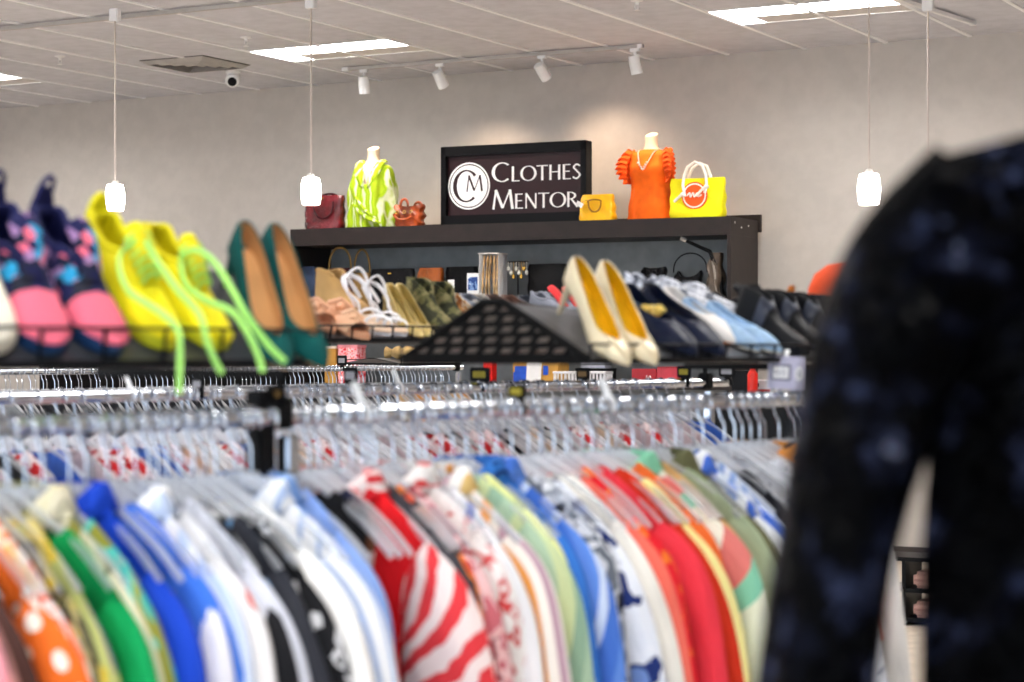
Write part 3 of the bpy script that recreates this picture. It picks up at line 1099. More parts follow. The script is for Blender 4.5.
for k, z in enumerate((0.0, 0.032)):
    t = thing('folded_sheet', ('lower' if k == 0 else 'upper') + ' of two pale folded papers lying beside the yellow carton', 'paper', unit(596, 0.25, BOXZ + hb(368) + z), URZ)
    MB().box((0, 0, 0.012), (0.20, 0.12, 0.024), 0.006).build('sheet', pm('pale_paper', (205, 208, 222), 0.6), t)
st = thing('storage_box', 'plain dark box carrying the pale papers on the lower shelf', 'box', unit(596, 0.25, BOXZ), URZ)
MB().box((0, 0, hb(368) * 0.45), (0.26, 0.16, hb(368) * 0.9), 0.004).build('box_body', M_black, st, flat=True)
MB().box((0, 0, hb(368) * 0.95), (0.27, 0.17, hb(368) * 0.1), 0.004).build('lid', M_black, st, flat=True)
M_crim = pm('crimson_card', (160, 16, 30), 0.35, vary=0.06)
t = carton('shoe_box', 'crimson shoe box with sideways white letters beyond the front rail', 648, 0.10, 0.19, hb(367), 0.16, M_crim)
m = MB()
zz = hb(370)
for i, c in enumerate('STL'):
    for poly in glyph(c)[0]:
        m.prism([(0.02 + p[1] * 0.035, zz - 0.03 - i * 0.042 - p[0] * 0.06) for p in poly], -0.0825, -0.080, 'y')
m.build('lettering', M_white, t, flat=True)
t = carton('shoe_box', 'plain crimson shoe box standing right of the lettered one', 672, 0.10, 0.17, hb(366), 0.16, pm('crimson_card2', (185, 40, 55), 0.3, vary=0.1))
MB().box((0, 0, hb(366) * 0.97), (0.178, 0.17, hb(366) * 0.06), 0.003).build('lid', M_crim, t, flat=True)

# ================================================================== racks
def clothing_rack(label, A, t0, t1, posts, wback=-0.45, topz=1.475, rr=0.0145):
    r = thing('clothing_rack', label, 'clothing rack', (A.x, A.y, 0), RZ)
    MB().tube([(0, t0, RAILZ), (0, (t0 + t1) / 2, RAILZ), (0, t1, RAILZ)], rr, 14).build('rail', M_chrome, r)
    for t in posts:
        MB().box((0, t, RAILZ / 2 - 0.012), (0.028, 0.028, RAILZ - 0.03), 0.004).build('post', M_chrome, r, flat=True)
        MB().box((wback / 2, t, 0.03), (abs(wback) + 0.35, 0.03, 0.03), 0.004).build('foot', M_chrome, r, flat=True)
        MB().box((wback / 2, t, topz - 0.012), (abs(wback), 0.014, 0.014), 0.002).build('shelf_arm', M_black, r, flat=True)
        MB().box((-0.016, t, (RAILZ + topz) / 2 - 0.012), (0.010, 0.012, topz - RAILZ), 0.001).build('shelf_support', M_black, r, flat=True)
        MB().box((0.0, t - 0.02, RAILZ + 0.005), (0.038, 0.035, 0.05), 0.005).build('rail_bracket', M_black, r, flat=True)
    MB().box((wback, (posts[0] + posts[-1]) / 2, 0.25), (0.02, posts[-1] - posts[0], 0.02), 0.003).build('cross_bar', M_chrome, r, flat=True)
    return r


tA = t_of(RA, 288)
rackA = clothing_rack('front chrome clothing rack packed with colourful tops on clear hangers', RA, -0.5, 2.45, (tA, 2.2))
MB().box((-0.012, tA - 0.045, RAILZ - 0.035), (0.034, 0.035, 0.15), 0.004).build('bracket_sleeve', M_black, rackA, flat=True)
rackB = clothing_rack('second chrome clothing rack, seen just above the front rail', RB, -0.8, 2.7, (-0.7, 2.6), topz=1.524)
tC1 = t_of(RC, 462)
rackC = clothing_rack('third chrome clothing rack far back under the shoe shelves', RC, -1.2, tC1, (-1.0, tC1 - 0.03), topz=1.42)

# ------------------------------------------------ hangers
HK = 0.0205


def hanger_proto(label, group, loc, rz, cm):
    h = thing('hanger', label, 'hanger', loc, rz, group)
    cz = 0.0135 + 0.003 - HK
    pts = arc(0, cz, HK, HK, rad(-35), rad(228), 18)
    pts += [(-0.010, 0, -0.032), (-0.002, 0, -0.043), (0, 0, -0.056), (0, 0, -0.092)]
    MB().tube(pts, 0.0024, 7).build('hook', M_chrome, h)
    m = MB()
    top = curve_pts([(-0.205, 0, -0.200), (-0.15, 0, -0.158), (-0.08, 0, -0.120), (-0.025, 0, -0.094), (0, 0, -0.090), (0.025, 0, -0.094), (0.08, 0, -0.120), (0.15, 0, -0.158), (0.205, 0, -0.200)], 26)
    m.tube(top, 0.0068, 8, 0.5, side=(0, 0, 1))
    m.box((0, 0, -0.098), (0.04, 0.009, 0.036), 0.004)
    m.build('shoulder_bar', cm, h)
    return h


# ------------------------------------------------ garments
def hanger_top(x):
    k = [(0, -.081), (.025, -.085), (.08, -.110), (.15, -.148), (.205, -.190), (.26, -.240)]
    for (a, b), (c, d) in zip(k, k[1:]):
        if x <= c:
            return b + (d - b) * (x - a) / (c - a)
    return k[-1][1]


def garment(name, label, cat, loc, rz, mat, a=0.2, L=0.7, sl=0.24, sw=0.062, drop=0.05, neck=0.07, collar=False, mat_s=None, zt=-0.106,
            seed=0, group=None, fat=1.0, flare=0.92, waist=0.81, rot=None, mat_c=None, out=0.0, sides=(-1, 1), uvs=1.0):
    rng = random.Random(seed)
    g = thing(name, label, cat, loc, rz, group, rot)
    NS, NR = 22, 18
    ph, ph2, ph3 = rng.random() * 6, rng.random() * 6, rng.random() * 6
    nk = neck

    def ztop(x):
        ax = abs(x)
        if ax <= nk:
            return zt
        return zt - drop * ((ax - nk) / (a - nk)) ** 1.25

    def kk(v):
        if v < 0.12:
            return 1 - 0.09 * v / 0.12
        if v < 0.38:
            return 0.91 - (0.91 - waist) * (v - 0.12) / 0.26
        return waist + (flare - waist) * (v - 0.38) / 0.62

    m = MB()
    grid = {}
    for side in (-1, 1):
        for r in range(NR + 1):
            v = (r / NR) ** 1.15
            for c in range(NS + 1):
                s = -1 + 2 * c / NS
                xt = s * a
                z0 = ztop(xt)
                y = 0.0
                if r == 0 and abs(xt) < nk:
                    q = 1 - (xt / nk) ** 2
                    z0 -= (0.055 if side < 0 else 0.012) * q
                    y = side * 0.022 * fat * q
                x = xt * kk(v)
                z = z0 + (-L - z0) * v
                th = (0.004 + 0.017 * (1 - s * s) * min(1, 0.3 + 1.6 * v)) * fat * (0 if (r == 0 or abs(s) == 1) else 1)
                A = 0.002 + 0.013 * v
                fo = A * math.sin(6.5 * s + ph) + 0.6 * A * math.sin(14 * s + ph2 + 2.5 * v) + 0.004 * math.sin(9 * v + ph3 + 3 * s) * min(1, 4 * v)
                same = c in (0, NS) or (r == 0 and abs(xt) >= nk)
                if side > 0 and same:
                    grid[(1, r, c)] = grid[(-1, r, c)]
                else:
                    grid[(side, r, c)] = m.v((x, y + side * th + fo, z))
        for r in range(NR):
            for c in range(NS):
                ks = ((side, r, c), (side, r, c + 1), (side, r + 1, c + 1), (side, r + 1, c))
                vs = [grid[k] for k in ks]
                if len(set(vs)) == 4:
                    m.f(vs, [((p.co.x + (0.37 if side > 0 else 0)) * uvs, p.co.z * uvs) for p in vs])
    m.build('torso', mat, g)
    if sl:
        for s in sides:
            K = [(a - 0.060, zt - drop - 0.045), (a - 0.002, zt - drop - 0.095), (a + 0.030 + out * 0.4, zt - drop - 0.20), (a + 0.048 + out, zt - drop - 0.37), (a + 0.052 + out * 1.6, zt - drop - 0.62)]
            full = curve_pts(K, 40)
            path, acc = [full[0]], 0
            for p, q in zip(full, full[1:]):
                acc += math.hypot(q[0] - p[0], q[1] - p[1])
                path.append(q)
                if acc >= sl + 0.05:
                    break
            m = MB()
            n = 16
            rows = []
            k = len(path)
            accs = 0
            for i in range(k):
                p, q = path[max(i - 1, 0)], path[min(i + 1, k - 1)]
                tx, tz = q[0] - p[0], q[1] - p[1]
                d = math.hypot(tx, tz)
                tx, tz = tx / d, tz / d
                u = i / (k - 1)
                ma = 0.074 + (sw - 0.074) * min(1, u * 1.6)
                mi = (0.010 + 0.016 * min(1, 3 * u)) * fat
                row = []
                for j in range(n):
                    an = 2 * PI * j / n
                    wob = 1 + 0.12 * math.sin(3 * an + ph + 7 * u) * min(1, 2 * u)
                    nx, nz = -tz, tx     # outward side of the sleeve
                    co = (s * (path[i][0] + nx * ma * math.cos(an)), mi * math.sin(an) * wob + 0.006 * math.sin(8 * u + ph2 + 2 * math.cos(an)), path[i][1] + nz * ma * math.cos(an))
                    row.append(m.v(co))
                rows.append((row, accs))
                if i < k - 1:
                    accs += math.hypot(path[i + 1][0] - path[i][0], path[i + 1][1] - path[i][1])
            for (r0, a0), (r1, a1) in zip(rows, rows[1:]):
                for j in range(n):
                    jj = (j + 1) % n
                    u0, u1 = j / n * 0.3, (j + 1) / n * 0.3
                    m.f((r0[j], r0[jj], r1[jj], r1[j]), [(u0 * uvs, -a0 * uvs), (u1 * uvs, -a0 * uvs), (u1 * uvs, -a1 * uvs), (u0 * uvs, -a1 * uvs)])
            m.build('sleeve', mat_s or mat, g)
    if collar:
        m = MB()
        n = 22
        rows = []
        for q, (gr, dz) in enumerate(((0.0, -0.006), (0.004, 0.018), (0.016, 0.016), (0.034, -0.018))):
            row = []
            for j in range(n + 1):
                an = rad(-70) + rad(320) * j / n      # open in front
                front = max(0, -math.sin(an))
                row.append(m.v(((nk * 0.92 + gr) * math.cos(an), (0.028 * fat + gr * 0.7) * math.sin(an) + 0.0, zt + dz - 0.042 * front ** 1.5)))
            rows.append(row)
        for r0, r1 in zip(rows, rows[1:]):
            for j in range(n):
                vs = (r0[j], r0[j + 1], r1[j + 1], r1[j])
                m.f(vs, [(p.co.x * uvs, p.co.z * uvs) for p in vs])
        m.build('collar', mat_c or mat, g, solid=0.003)
    return g


W_, K_ = (240, 238, 234), (20, 19, 22)
P = lambda n, c, **k: fab(n, 'plain', [c], 5, **k)
# neck column in the photograph, label, kind, material, options -- front rail from the left
FR = [
    (-128, 'plain rose pink top at the bottom left corner of the front rail', 'top', P('f_rose', (228, 150, 160)), dict(a=.225, sl=.5)),
    (-106, 'dusty mauve spotted blouse behind the rose pink top', 'blouse', fab('f_mauve', 'dots', [(180, 128, 124), (110, 80, 82)], 28), dict(a=.222, sl=.5)),
    (-88, 'dark brown top between the mauve and the orange blouses', 'top', P('f_brown', (72, 44, 38)), dict(a=.215)),
    (-74, 'orange blouse with white polka dots at the left edge of the front rail', 'blouse', fab('f_orange_dot', 'dots', [(244, 112, 34), (252, 240, 225)], 24, r=.28), dict(a=.232, sl=.5, sw=.075)),
    (-55, 'pale yellow and cream blouse behind the orange polka dot one', 'blouse', fab('f_cream_y', 'floral', [(250, 236, 190), (244, 214, 110), (250, 240, 220)], 18), dict(a=.222)),
    (-42, 'white blouse with coral flowers right of the orange polka dots', 'blouse', fab('f_coral_fl', 'floral', [(250, 232, 222), (240, 120, 92), (252, 240, 234), (236, 90, 70)], 22), dict(a=.23, sl=.45)),
    (-27, 'grey olive patterned blouse with black leaves', 'blouse', fab('f_olive_bk', 'floral', [(120, 118, 84), (40, 38, 34), (170, 160, 110), (214, 190, 60)], 20), dict(a=.228, sl=.3)),
    (-12, 'yellow, purple and green patterned blouse left of the emerald green top', 'blouse', fab('f_yel_pur', 'cells', [(232, 200, 50), (116, 96, 150), (190, 196, 120), (236, 214, 120)], 20), dict(a=.226, sl=.5)),
    (8, 'emerald green long-sleeved top on the left half of the front rail', 'top', P('f_green', (0, 150, 80)), dict(a=.238, sl=.6, sw=.05, drop=.07, zt=-.09)),
    (26, 'cream and olive striped shirt directly behind the emerald green top', 'shirt', fab('f_cream_ol', 'stripes', [(232, 224, 196), (150, 144, 70), (222, 214, 180)], 14), dict(a=.205, collar=True)),
    (44, 'olive and aqua tie-dyed blouse beside the royal blue shirt', 'blouse', fab('f_aqua', 'floral', [(40, 176, 176), (90, 200, 190), (150, 150, 60), (60, 180, 170)], 9), dict(a=.205, sl=.28)),
    (70, 'royal blue collared shirt on the left half of the front rail', 'shirt', P('f_royal', (20, 66, 190)), dict(a=.215, sl=.34, collar=True, sw=.075)),
    (92, 'bright blue plain top hidden mostly behind the royal blue shirt', 'top', P('f_blue2', (62, 116, 214)), dict(a=.205, sl=.5)),
    (108, 'white top with purple piping right of the royal blue shirt', 'top', fab('f_wpur', 'stripes', [(244, 242, 246), (244, 242, 246), (146, 116, 196)], 8, pos=[0, .5, .92]), dict(a=.215, sl=.45)),
    (122, 'pale blue and white striped shirt near the purple piped top', 'shirt', fab('f_pbw', 'stripes', [(196, 212, 240), (246, 247, 250)], 22), dict(a=.215, sl=.6, collar=True)),
    (136, 'white tee with a red motif at the neckline', 'tee', fab('f_wred', 'floral', [(242, 240, 240), (246, 244, 244), (226, 70, 60)], 9, pos=[0, .5, .66]), dict(a=.21)),
    (150, 'light grey knitted top between the white tee and the black jacket', 'top', P('f_lgrey', (206, 208, 218)), dict(a=.222, sl=.6)),
    (168, 'black blouse with a wide neckline on the left half of the front rail', 'blouse', P('f_black', (22, 22, 26)), dict(a=.23, sl=.3, zt=-.088, drop=.075)),
    (180, 'charcoal and light blue trimmed top behind the black blouse', 'top', fab('f_charblue', 'stripes', [(46, 48, 56), (120, 170, 220), (52, 54, 62)], 7, pos=[0, .7, .8]), dict(a=.218)),
    (194, 'black blouse with white abstract print left of the big white sweater', 'blouse', fab('f_bwprint', 'floral', [(18, 18, 22), (20, 20, 24), (230, 230, 232), (24, 24, 28)], 26), dict(a=.232, sl=.5)),
    (216, 'large plain white sweater left of the rail post', 'sweater', P('f_white', (242, 241, 238)), dict(a=.215, sl=.6, sw=.08, drop=.065, zt=-.085, fat=1.3)),
    (236, 'white shirt with thin blue lines behind the big white sweater', 'shirt', fab('f_wblue', 'stripes', [(240, 242, 247), (170, 190, 225)], 30, pos=[0, .75]), dict(a=.215, sl=.5, collar=True)),
    (252, 'light blue chambray shirt just left of the rail post', 'shirt', fab('f_chamb', 'floral', [(120, 160, 220), (150, 184, 236), (174, 200, 240)], 16), dict(a=.195, sl=.34, collar=True)),
    (268, 'pale denim blue top squeezed against the rail post', 'top', P('f_pdenim', (140, 170, 226)), dict(a=.178, sl=.22)),
    (298, 'black sleeveless top right of the rail post', 'top', P('f_blk2', (16, 15, 17)), dict(a=.16, sl=0, neck=.06)),
    (310, 'brown and navy patterned top peeking out behind the black sleeveless one', 'top', fab('f_brnv', 'cells', [(110, 66, 44), (36, 40, 66), (190, 160, 150)], 30), dict(a=.155, sl=0)),
    (336, 'red dress with red and white chevron sleeves, centre of the front rail', 'dress', P('f_red', (226, 20, 30)), dict(a=.218, sl=.6, sw=.085, collar=True, fat=1.3, mat_s=fab('f_chev', 'stripes', [(226, 60, 66), (246, 226, 222)], 24, angle=52, distort=.05), mat_c=fab('f_redtie', 'floral', [(222, 30, 40), (246, 226, 224), (214, 60, 66)], 26))),
    (352, 'charcoal grey top directly right of the red chevron dress', 'top', P('f_char', (62, 62, 68)), dict(a=.19, sl=.3)),
    (364, 'orange and red flowered blouse behind the charcoal top', 'blouse', fab('f_orfl', 'floral', [(200, 60, 40), (240, 130, 50), (70, 60, 62), (226, 90, 60)], 20), dict(a=.195, sl=.28)),
    (376, 'maroon blouse with pink flowers left of the white red-print shirt', 'blouse', fab('f_pinkfl', 'floral', [(206, 110, 120), (240, 200, 200), (150, 50, 62), (236, 170, 170)], 22), dict(a=.205, sl=.5)),
    (394, 'white shirt with red lettering-like print, sleeve rolled', 'shirt', fab('f_wredpr', 'floral', [(244, 240, 236), (244, 240, 236), (206, 70, 70), (244, 240, 236)], 34), dict(a=.205, sl=.42, sw=.05, collar=True)),
    (410, 'blue trimmed white top next to the rolled sleeve shirt', 'top', fab('f_wnavy', 'stripes', [(240, 240, 242), (70, 100, 180), (240, 240, 242)], 6, pos=[0, .8, .9]), dict(a=.20)),
    (426, 'cream shirt with wide orange, mauve and grey stripes', 'shirt', fab('f_multi', 'stripes', [(244, 236, 226), (238, 160, 72), (244, 236, 226), (186, 150, 164), (248, 244, 238), (226, 190, 120)], 9), dict(a=.215, sl=.6, sw=.075, collar=True, zt=-.095)),
    (444, 'pastel mint and green striped blouse left of the blue shirts', 'blouse', fab('f_mint', 'stripes', [(176, 206, 178), (206, 222, 170), (150, 186, 160)], 12, angle=20), dict(a=.215, sl=.55)),
    (458, 'pale lemon top peeking out above the mint striped blouse', 'top', P('f_lemon', (240, 242, 170)), dict(a=.19, zt=-.08)),
    (474, 'denim blue shirt with navy dotted front, middle of the front rail', 'shirt', fab('f_denimdot', 'dots', [(44, 110, 190), (26, 56, 116)], 90, r=.35), dict(a=.215, sl=.5, collar=True, zt=-.092, mat_s=P('f_denimbl', (50, 112, 198)))),
    (492, 'medium blue shirt with white diagonal stripes', 'shirt', fab('f_bws', 'stripes', [(70, 116, 206), (96, 140, 220), (206, 220, 244)], 13, angle=25, pos=[0, .45, .8]), dict(a=.22, sl=.6, sw=.075, collar=True)),
    (510, 'black, grey and white leaf print blouse right of the blue shirts', 'blouse', fab('f_bgw', 'floral', [(30, 32, 38), (220, 222, 226), (110, 116, 124), (240, 240, 240)], 20), dict(a=.205, sl=.3)),
    (528, 'white blouse with big navy flowers', 'blouse', fab('f_navyfl', 'floral', [(236, 240, 248), (240, 243, 250), (28, 48, 110), (120, 150, 210)], 15), dict(a=.218, sl=.55, sw=.075)),
    (548, 'plain cream white long-sleeved top right of the navy flowers', 'top', P('f_cream', (238, 234, 224)), dict(a=.222, sl=.6, zt=-.098)),
    (562, 'salmon long-sleeved top between cream top and red blouse', 'top', P('f_salmon', (232, 108, 92)), dict(a=.228, sl=.62)),
    (578, 'bright red blouse with orange flowers and short sleeves', 'blouse', fab('f_redor', 'floral', [(222, 24, 40), (226, 30, 44), (240, 120, 40), (220, 20, 40)], 24), dict(a=.225, sl=.3, sw=.075)),
    (598, 'coral red long-sleeved top, the longest red one on the front rail', 'top', P('f_coral', (222, 54, 68)), dict(a=.245, sl=.62, sw=.08, zt=-.092, drop=.06)),
    (612, 'brick red top just behind the coral red one', 'top', P('f_brick', (206, 52, 26)), dict(a=.235, sl=.5, zt=-.085)),
    (628, 'pale yellow long-sleeved cardigan right of the coral red top', 'cardigan', P('f_pyel', (244, 236, 160)), dict(a=.24, sl=.62)),
    (642, 'burnt orange short-sleeved top near the mint plaid shirt', 'top', P('f_borange', (224, 104, 44)), dict(a=.215, sl=.10)),
    (652, 'mint green and cream shirt with pink colour blocks', 'shirt', fab('f_plaid', 'stripes', [(232, 236, 214), (236, 238, 220), (218, 122, 116), (130, 200, 170)], 4.2, angle=62, pos=[0, .42, .68, .86]), dict(a=.245, sl=.42, sw=.09, collar=True, mat_c=P('f_mintc', (126, 196, 160)))),
    (672, 'tan brown blouse behind the mint plaid shirt', 'blouse', P('f_tan', (206, 160, 106)), dict(a=.232, sl=.3)),
    (684, 'sage green top right of the tan blouse', 'top', P('f_sage', (150, 164, 134)), dict(a=.228, sl=.5)),
    (696, 'dark olive shirt left of the blue striped shirt', 'shirt', P('f_dolive', (96, 96, 66)), dict(a=.228, sl=.5, collar=True)),
    (712, 'blue and white vertically striped shirt close to the black jacket', 'shirt', fab('f_bwst', 'stripes', [(70, 110, 206), (230, 238, 250), (120, 156, 226), (244, 247, 252)], 11), dict(a=.238, sl=.34, sw=.095, collar=True)),
    (730, 'white shirt with fine blue checks behind the striped shirt', 'shirt', fab('f_fine', 'stripes', [(228, 234, 246), (150, 176, 222)], 40), dict(a=.21, sl=.3)),
    (744, 'black sleeveless top near the end of the front rail', 'top', P('f_blk3', (20, 20, 26)), dict(a=.2, sl=.2)),
    (754, 'pale grey dotted lace blouse at the right end of the front rail', 'blouse', fab('f_lace', 'dots', [(226, 228, 234), (150, 154, 166)], 60, r=.3), dict(a=.23, sl=.3)),
    (772, 'dusty pink top with leopard trim at the right end of the front rail', 'top', P('f_dpink', (214, 140, 130)), dict(a=.21, sl=.2, zt=-.085, collar=True, mat_c=fab('f_leo', 'dots', [(216, 140, 60), (36, 24, 18)], 70, r=.42))),
    (792, 'off-white top last on the front rail beside the black jacket', 'top', P('f_offw', (226, 224, 220)), dict(a=.21, sl=.4)),
]
GH = 'clear plastic hangers on the front rail'
hp = None
rng = random.Random(11)
tlist = []
for i, (px, lb, kind, mt, kw) in enumerate(FR):
    kw = dict(kw)
    jz = rng.uniform(-0.09, 0.09)
    kw['seed'] = i * 3 + 1
    if px > 430:
        px = px - (px - 430) * (0.16 if px < 750 else 0.035)
        kw['a'] = kw.get('a', .2) * 0.95
    kw['a'] = max(0.155, kw.get('a', .2) * 0.95)
    nk_ = rng.choice([.06, .07, .08] if kw.get('collar') else [.075, .09, .105, .12] if i < 24 else [.065, .08, .095, .11])
    kw['neck'] = min(nk_, kw['a'] - 0.07)
    kw['zt'] = hanger_top(kw['neck']) + 0.004
    kw['drop'] = kw['zt'] - hanger_top(kw['a']) + rng.uniform(0.0, 0.012)
    kw['out'] = rng.uniform(-0.02, 0.035)
    t = t_of(RA, px)
    p = rack_at(RA, t, 0, RAILZ)
    garment({'tee': 'tee_shirt'}.get(kind, kind), lb, {'tee': 'tee shirt'}.get(kind, kind), p, RZ + jz, mt, **kw)
    tlist.append((t, jz, True))
# bare hangers between the garments
ts = [x[0] for x in tlist]
for px in (-60, 20, 84, 110, 160, 206, 240, 316, 342, 372, 420, 452, 505, 540, 570, 590, 620, 664, 680, 704, 722, 738, 750, 764, 778, 790, 802, 812):
    t = t_of(RA, px + rng.uniform(-4, 4))
    if min(abs(t - q) for q in ts) > 0.006:
        tlist.append((t, rng.uniform(-.15, .15), False))
for t, jz, full in sorted(tlist):
    p = rack_at(RA, t, 0, RAILZ)
    lb = 'clear plastic hanger with chrome hook on the front rail'
    if hp is None:
        hp = hanger_proto(lb, GH, p, RZ + jz, M_clear)
    else:
        copy_thing(hp, p, RZ + jz, lb, GH)

# second rail: half-hidden tops and hangers
SECOND = [('red patterned top on the second rail, half hidden by hangers', fab('s_red', 'floral', [(200, 40, 44), (240, 220, 220), (150, 30, 40)], 22)),
          ('mauve grey top on the second rail, half hidden by hangers', P('s_mauve', (178, 160, 164))),
          ('white top on the second rail, half hidden by hangers', P('s_white', (226, 226, 230))),
          ('blue top on the second rail, half hidden by hangers', P('s_blue', (50, 90, 170))),
          ('black top on the second rail, half hidden by hangers', P('s_black', (26, 26, 30))),
          ('beige top on the second rail, half hidden by hangers', P('s_beige', (198, 172, 150)))]
protos = {}
n2 = 44
for i in range(n2):
    t = -0.25 + 2.75 * (i + rng.uniform(.2, .8)) / n2
    p = rack_at(RB, t, 0, RAILZ)
    jz = rng.uniform(-.1, .1)
    k = rng.choice([0, 0, 1, 1, 2, 3, 4, 5])
    lb, mt = SECOND[k]
    if k not in protos:
        protos[k] = garment('top', lb, 'top', p, RZ + jz, mt, a=.20, sl=.3, drop=.095, seed=90 + k, group='tops on the second rail')
    else:
        copy_thing(protos[k], p, RZ + jz, lb, 'tops on the second rail')
    copy_thing(hp, p, RZ + jz, 'clear plastic hanger with chrome hook on the second rail', 'clear plastic hangers on the second rail')
for i in range(24):
    t = 0.3 + 1.5 * (i + rng.uniform(.2, .8)) / 24
    copy_thing(hp, rack_at(RB, t, 0, RAILZ), RZ + rng.uniform(-.15, .15), 'clear plastic hanger with chrome hook on the second rail', 'clear plastic hangers on the second rail')

# third rail
THIRD = [('ochre top on the third rail, far back', P('t_ochre', (196, 140, 70))), ('tan top on the third rail, far back', P('t_tan', (190, 158, 120))),
         ('grey top on the third rail, far back', P('t_grey', (120, 124, 128))), ('dark top on the third rail, far back', P('t_dark', (44, 44, 50)))]
n3 = 90
t0 = t_of(RC, -5)
for i in range(n3):
    t = t0 + (tC1 - 0.1 - t0) * (i + rng.uniform(.2, .8)) / n3
    p = rack_at(RC, t, 0, RAILZ)
    jz = rng.uniform(-.12, .12)
    k = rng.choice([2, 3, 3]) if t < t_of(RC, 380) else rng.choice([0, 1, 0, 1, 2])
    lb, mt = THIRD[k]
    if ('t', k) not in protos:
        protos[('t', k)] = garment('top', lb, 'top', p, RZ + jz, mt, a=.2, sl=.3, drop=.095, zt=-0.10, seed=120 + k, group='tops on the third rail')
    else:
        copy_thing(protos[('t', k)], p, RZ + jz, lb, 'tops on the third rail')
    copy_thing(hp, p, RZ + jz, 'clear plastic hanger with chrome hook on the third rail', 'clear plastic hangers on the third rail')

# ------------------------------------------------ size dividers and clips on the rails
M_tagl = {'yellow': pm('tag_yellow', (150, 138, 24), 0.5), 'grey': pm('tag_grey', (150, 150, 156), 0.5), 'brown': pm('tag_brown', (120, 92, 50), 0.5)}


def divider(label, A, px, w, h, col, z=0.0):
    t = t_of(A, px)
    d = thing('size_divider', label, 'size divider', rack_at(A, t, 0, RAILZ), RZ)
    m = MB()
    m.tube(arc(0, 0, 0.017, 0.017, rad(-40), rad(220), 14), 0.0035, 6)
    m.box((0, 0, 0.016 + h / 2 + z), (w, 0.006, h), 0.003)
    m.build('tag_plate', M_black, d)
    MB().box((0, -0.004, 0.016 + h * 0.5 + z), (w * 0.62, 0.002, h * 0.46), 0.0008).build('size_label', M_tagl[col], d, flat=True)
    return d


divider('black size divider with brown label on the front rail, left of the post', RA, 276, 0.042, 0.032, 'brown')
divider('black size divider with yellow label on the front rail, below the yellow carton', RA, 517, 0.042, 0.026, 'yellow')
divider('black size divider with grey label above the red chevron dress', RB, 351, 0.050, 0.042, 'grey')
divider('black size divider with yellow label under the mesh shelf end', RB, 480, 0.072, 0.038, 'yellow')
divider('black size divider with brown label in front of the white basket', RB, 583, 0.050, 0.032, 'brown')
divider('black size divider with yellow label in front of the crimson boxes', RB, 684, 0.052, 0.036, 'yellow')
divider('black size divider with grey label left of the size sign', RB, 727, 0.062, 0.034, 'grey')
divider('black size divider under the green laces, on the second rail', RB, 198, 0.042, 0.032, 'grey', -0.01)
divider('small black size divider far back, under the pink floral box', RC, 342, 0.075, 0.055, 'grey')


def clip(label, A, px, lean, s=1.0):
    c = thing('rail_clip', label, 'clip', rack_at(A, t_of(A, px), 0, RAILZ), RZ)
    m = MB().tube(arc(0, 0, 0.0175, 0.0175, rad(-40), rad(220), 14), 0.0035, 6)
    m.tube([(0.004 * s, 0, 0.012), (0.004 * s - lean * 0.6, 0, 0.03 * s), (-lean, 0, 0.048 * s)], 0.008 * s, 8, 0.4)
    m.build('clip_body', M_white, c)


clip('white plastic clip standing on the second rail under the yellow sneakers', RB, 130, 0.018)
clip('white plastic clip standing on the front rail, near the grey size label', RA, 361, 0.018)
clip('white plastic clip on the front rail in front of the white basket', RA, 607, 0.014)
clip('white plastic clip on the second rail, left of the black mesh shelf end', RB, 398, 0.018)

# ================================================================== the sequinned jacket close on the right
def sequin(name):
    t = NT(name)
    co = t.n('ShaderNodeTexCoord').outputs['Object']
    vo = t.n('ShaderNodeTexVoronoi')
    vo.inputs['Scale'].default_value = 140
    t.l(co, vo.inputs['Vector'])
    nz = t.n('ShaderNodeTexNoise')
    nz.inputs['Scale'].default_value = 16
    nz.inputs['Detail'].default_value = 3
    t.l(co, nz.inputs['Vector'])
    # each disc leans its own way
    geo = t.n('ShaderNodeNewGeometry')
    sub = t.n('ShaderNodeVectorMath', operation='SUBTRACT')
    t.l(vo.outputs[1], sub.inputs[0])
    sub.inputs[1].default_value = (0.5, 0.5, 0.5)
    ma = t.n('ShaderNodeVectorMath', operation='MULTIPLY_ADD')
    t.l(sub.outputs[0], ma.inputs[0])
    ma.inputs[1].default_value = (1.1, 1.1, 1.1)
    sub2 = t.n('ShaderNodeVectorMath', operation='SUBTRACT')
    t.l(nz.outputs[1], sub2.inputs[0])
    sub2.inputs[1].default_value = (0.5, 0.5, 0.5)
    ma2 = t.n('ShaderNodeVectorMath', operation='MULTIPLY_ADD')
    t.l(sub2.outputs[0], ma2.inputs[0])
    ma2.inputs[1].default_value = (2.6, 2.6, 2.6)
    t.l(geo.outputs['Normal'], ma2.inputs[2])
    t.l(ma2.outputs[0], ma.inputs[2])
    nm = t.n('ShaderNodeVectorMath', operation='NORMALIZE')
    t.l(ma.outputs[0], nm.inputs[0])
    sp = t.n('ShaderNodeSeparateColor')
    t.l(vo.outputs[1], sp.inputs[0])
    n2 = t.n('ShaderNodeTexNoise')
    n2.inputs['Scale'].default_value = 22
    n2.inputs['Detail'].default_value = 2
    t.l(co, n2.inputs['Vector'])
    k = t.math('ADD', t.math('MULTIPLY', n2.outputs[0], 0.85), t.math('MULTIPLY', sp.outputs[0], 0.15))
    c = t.ramp(k, [(2, 2, 3), (3, 3, 4), (12, 14, 26), (50, 56, 80), (150, 156, 176)], False, [0, 0.53, 0.61, 0.69, 0.80])  # glints of light on the sequins, painted into the colour as noise patches
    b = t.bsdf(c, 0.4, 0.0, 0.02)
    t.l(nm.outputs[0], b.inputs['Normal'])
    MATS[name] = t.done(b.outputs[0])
    return MATS[name]


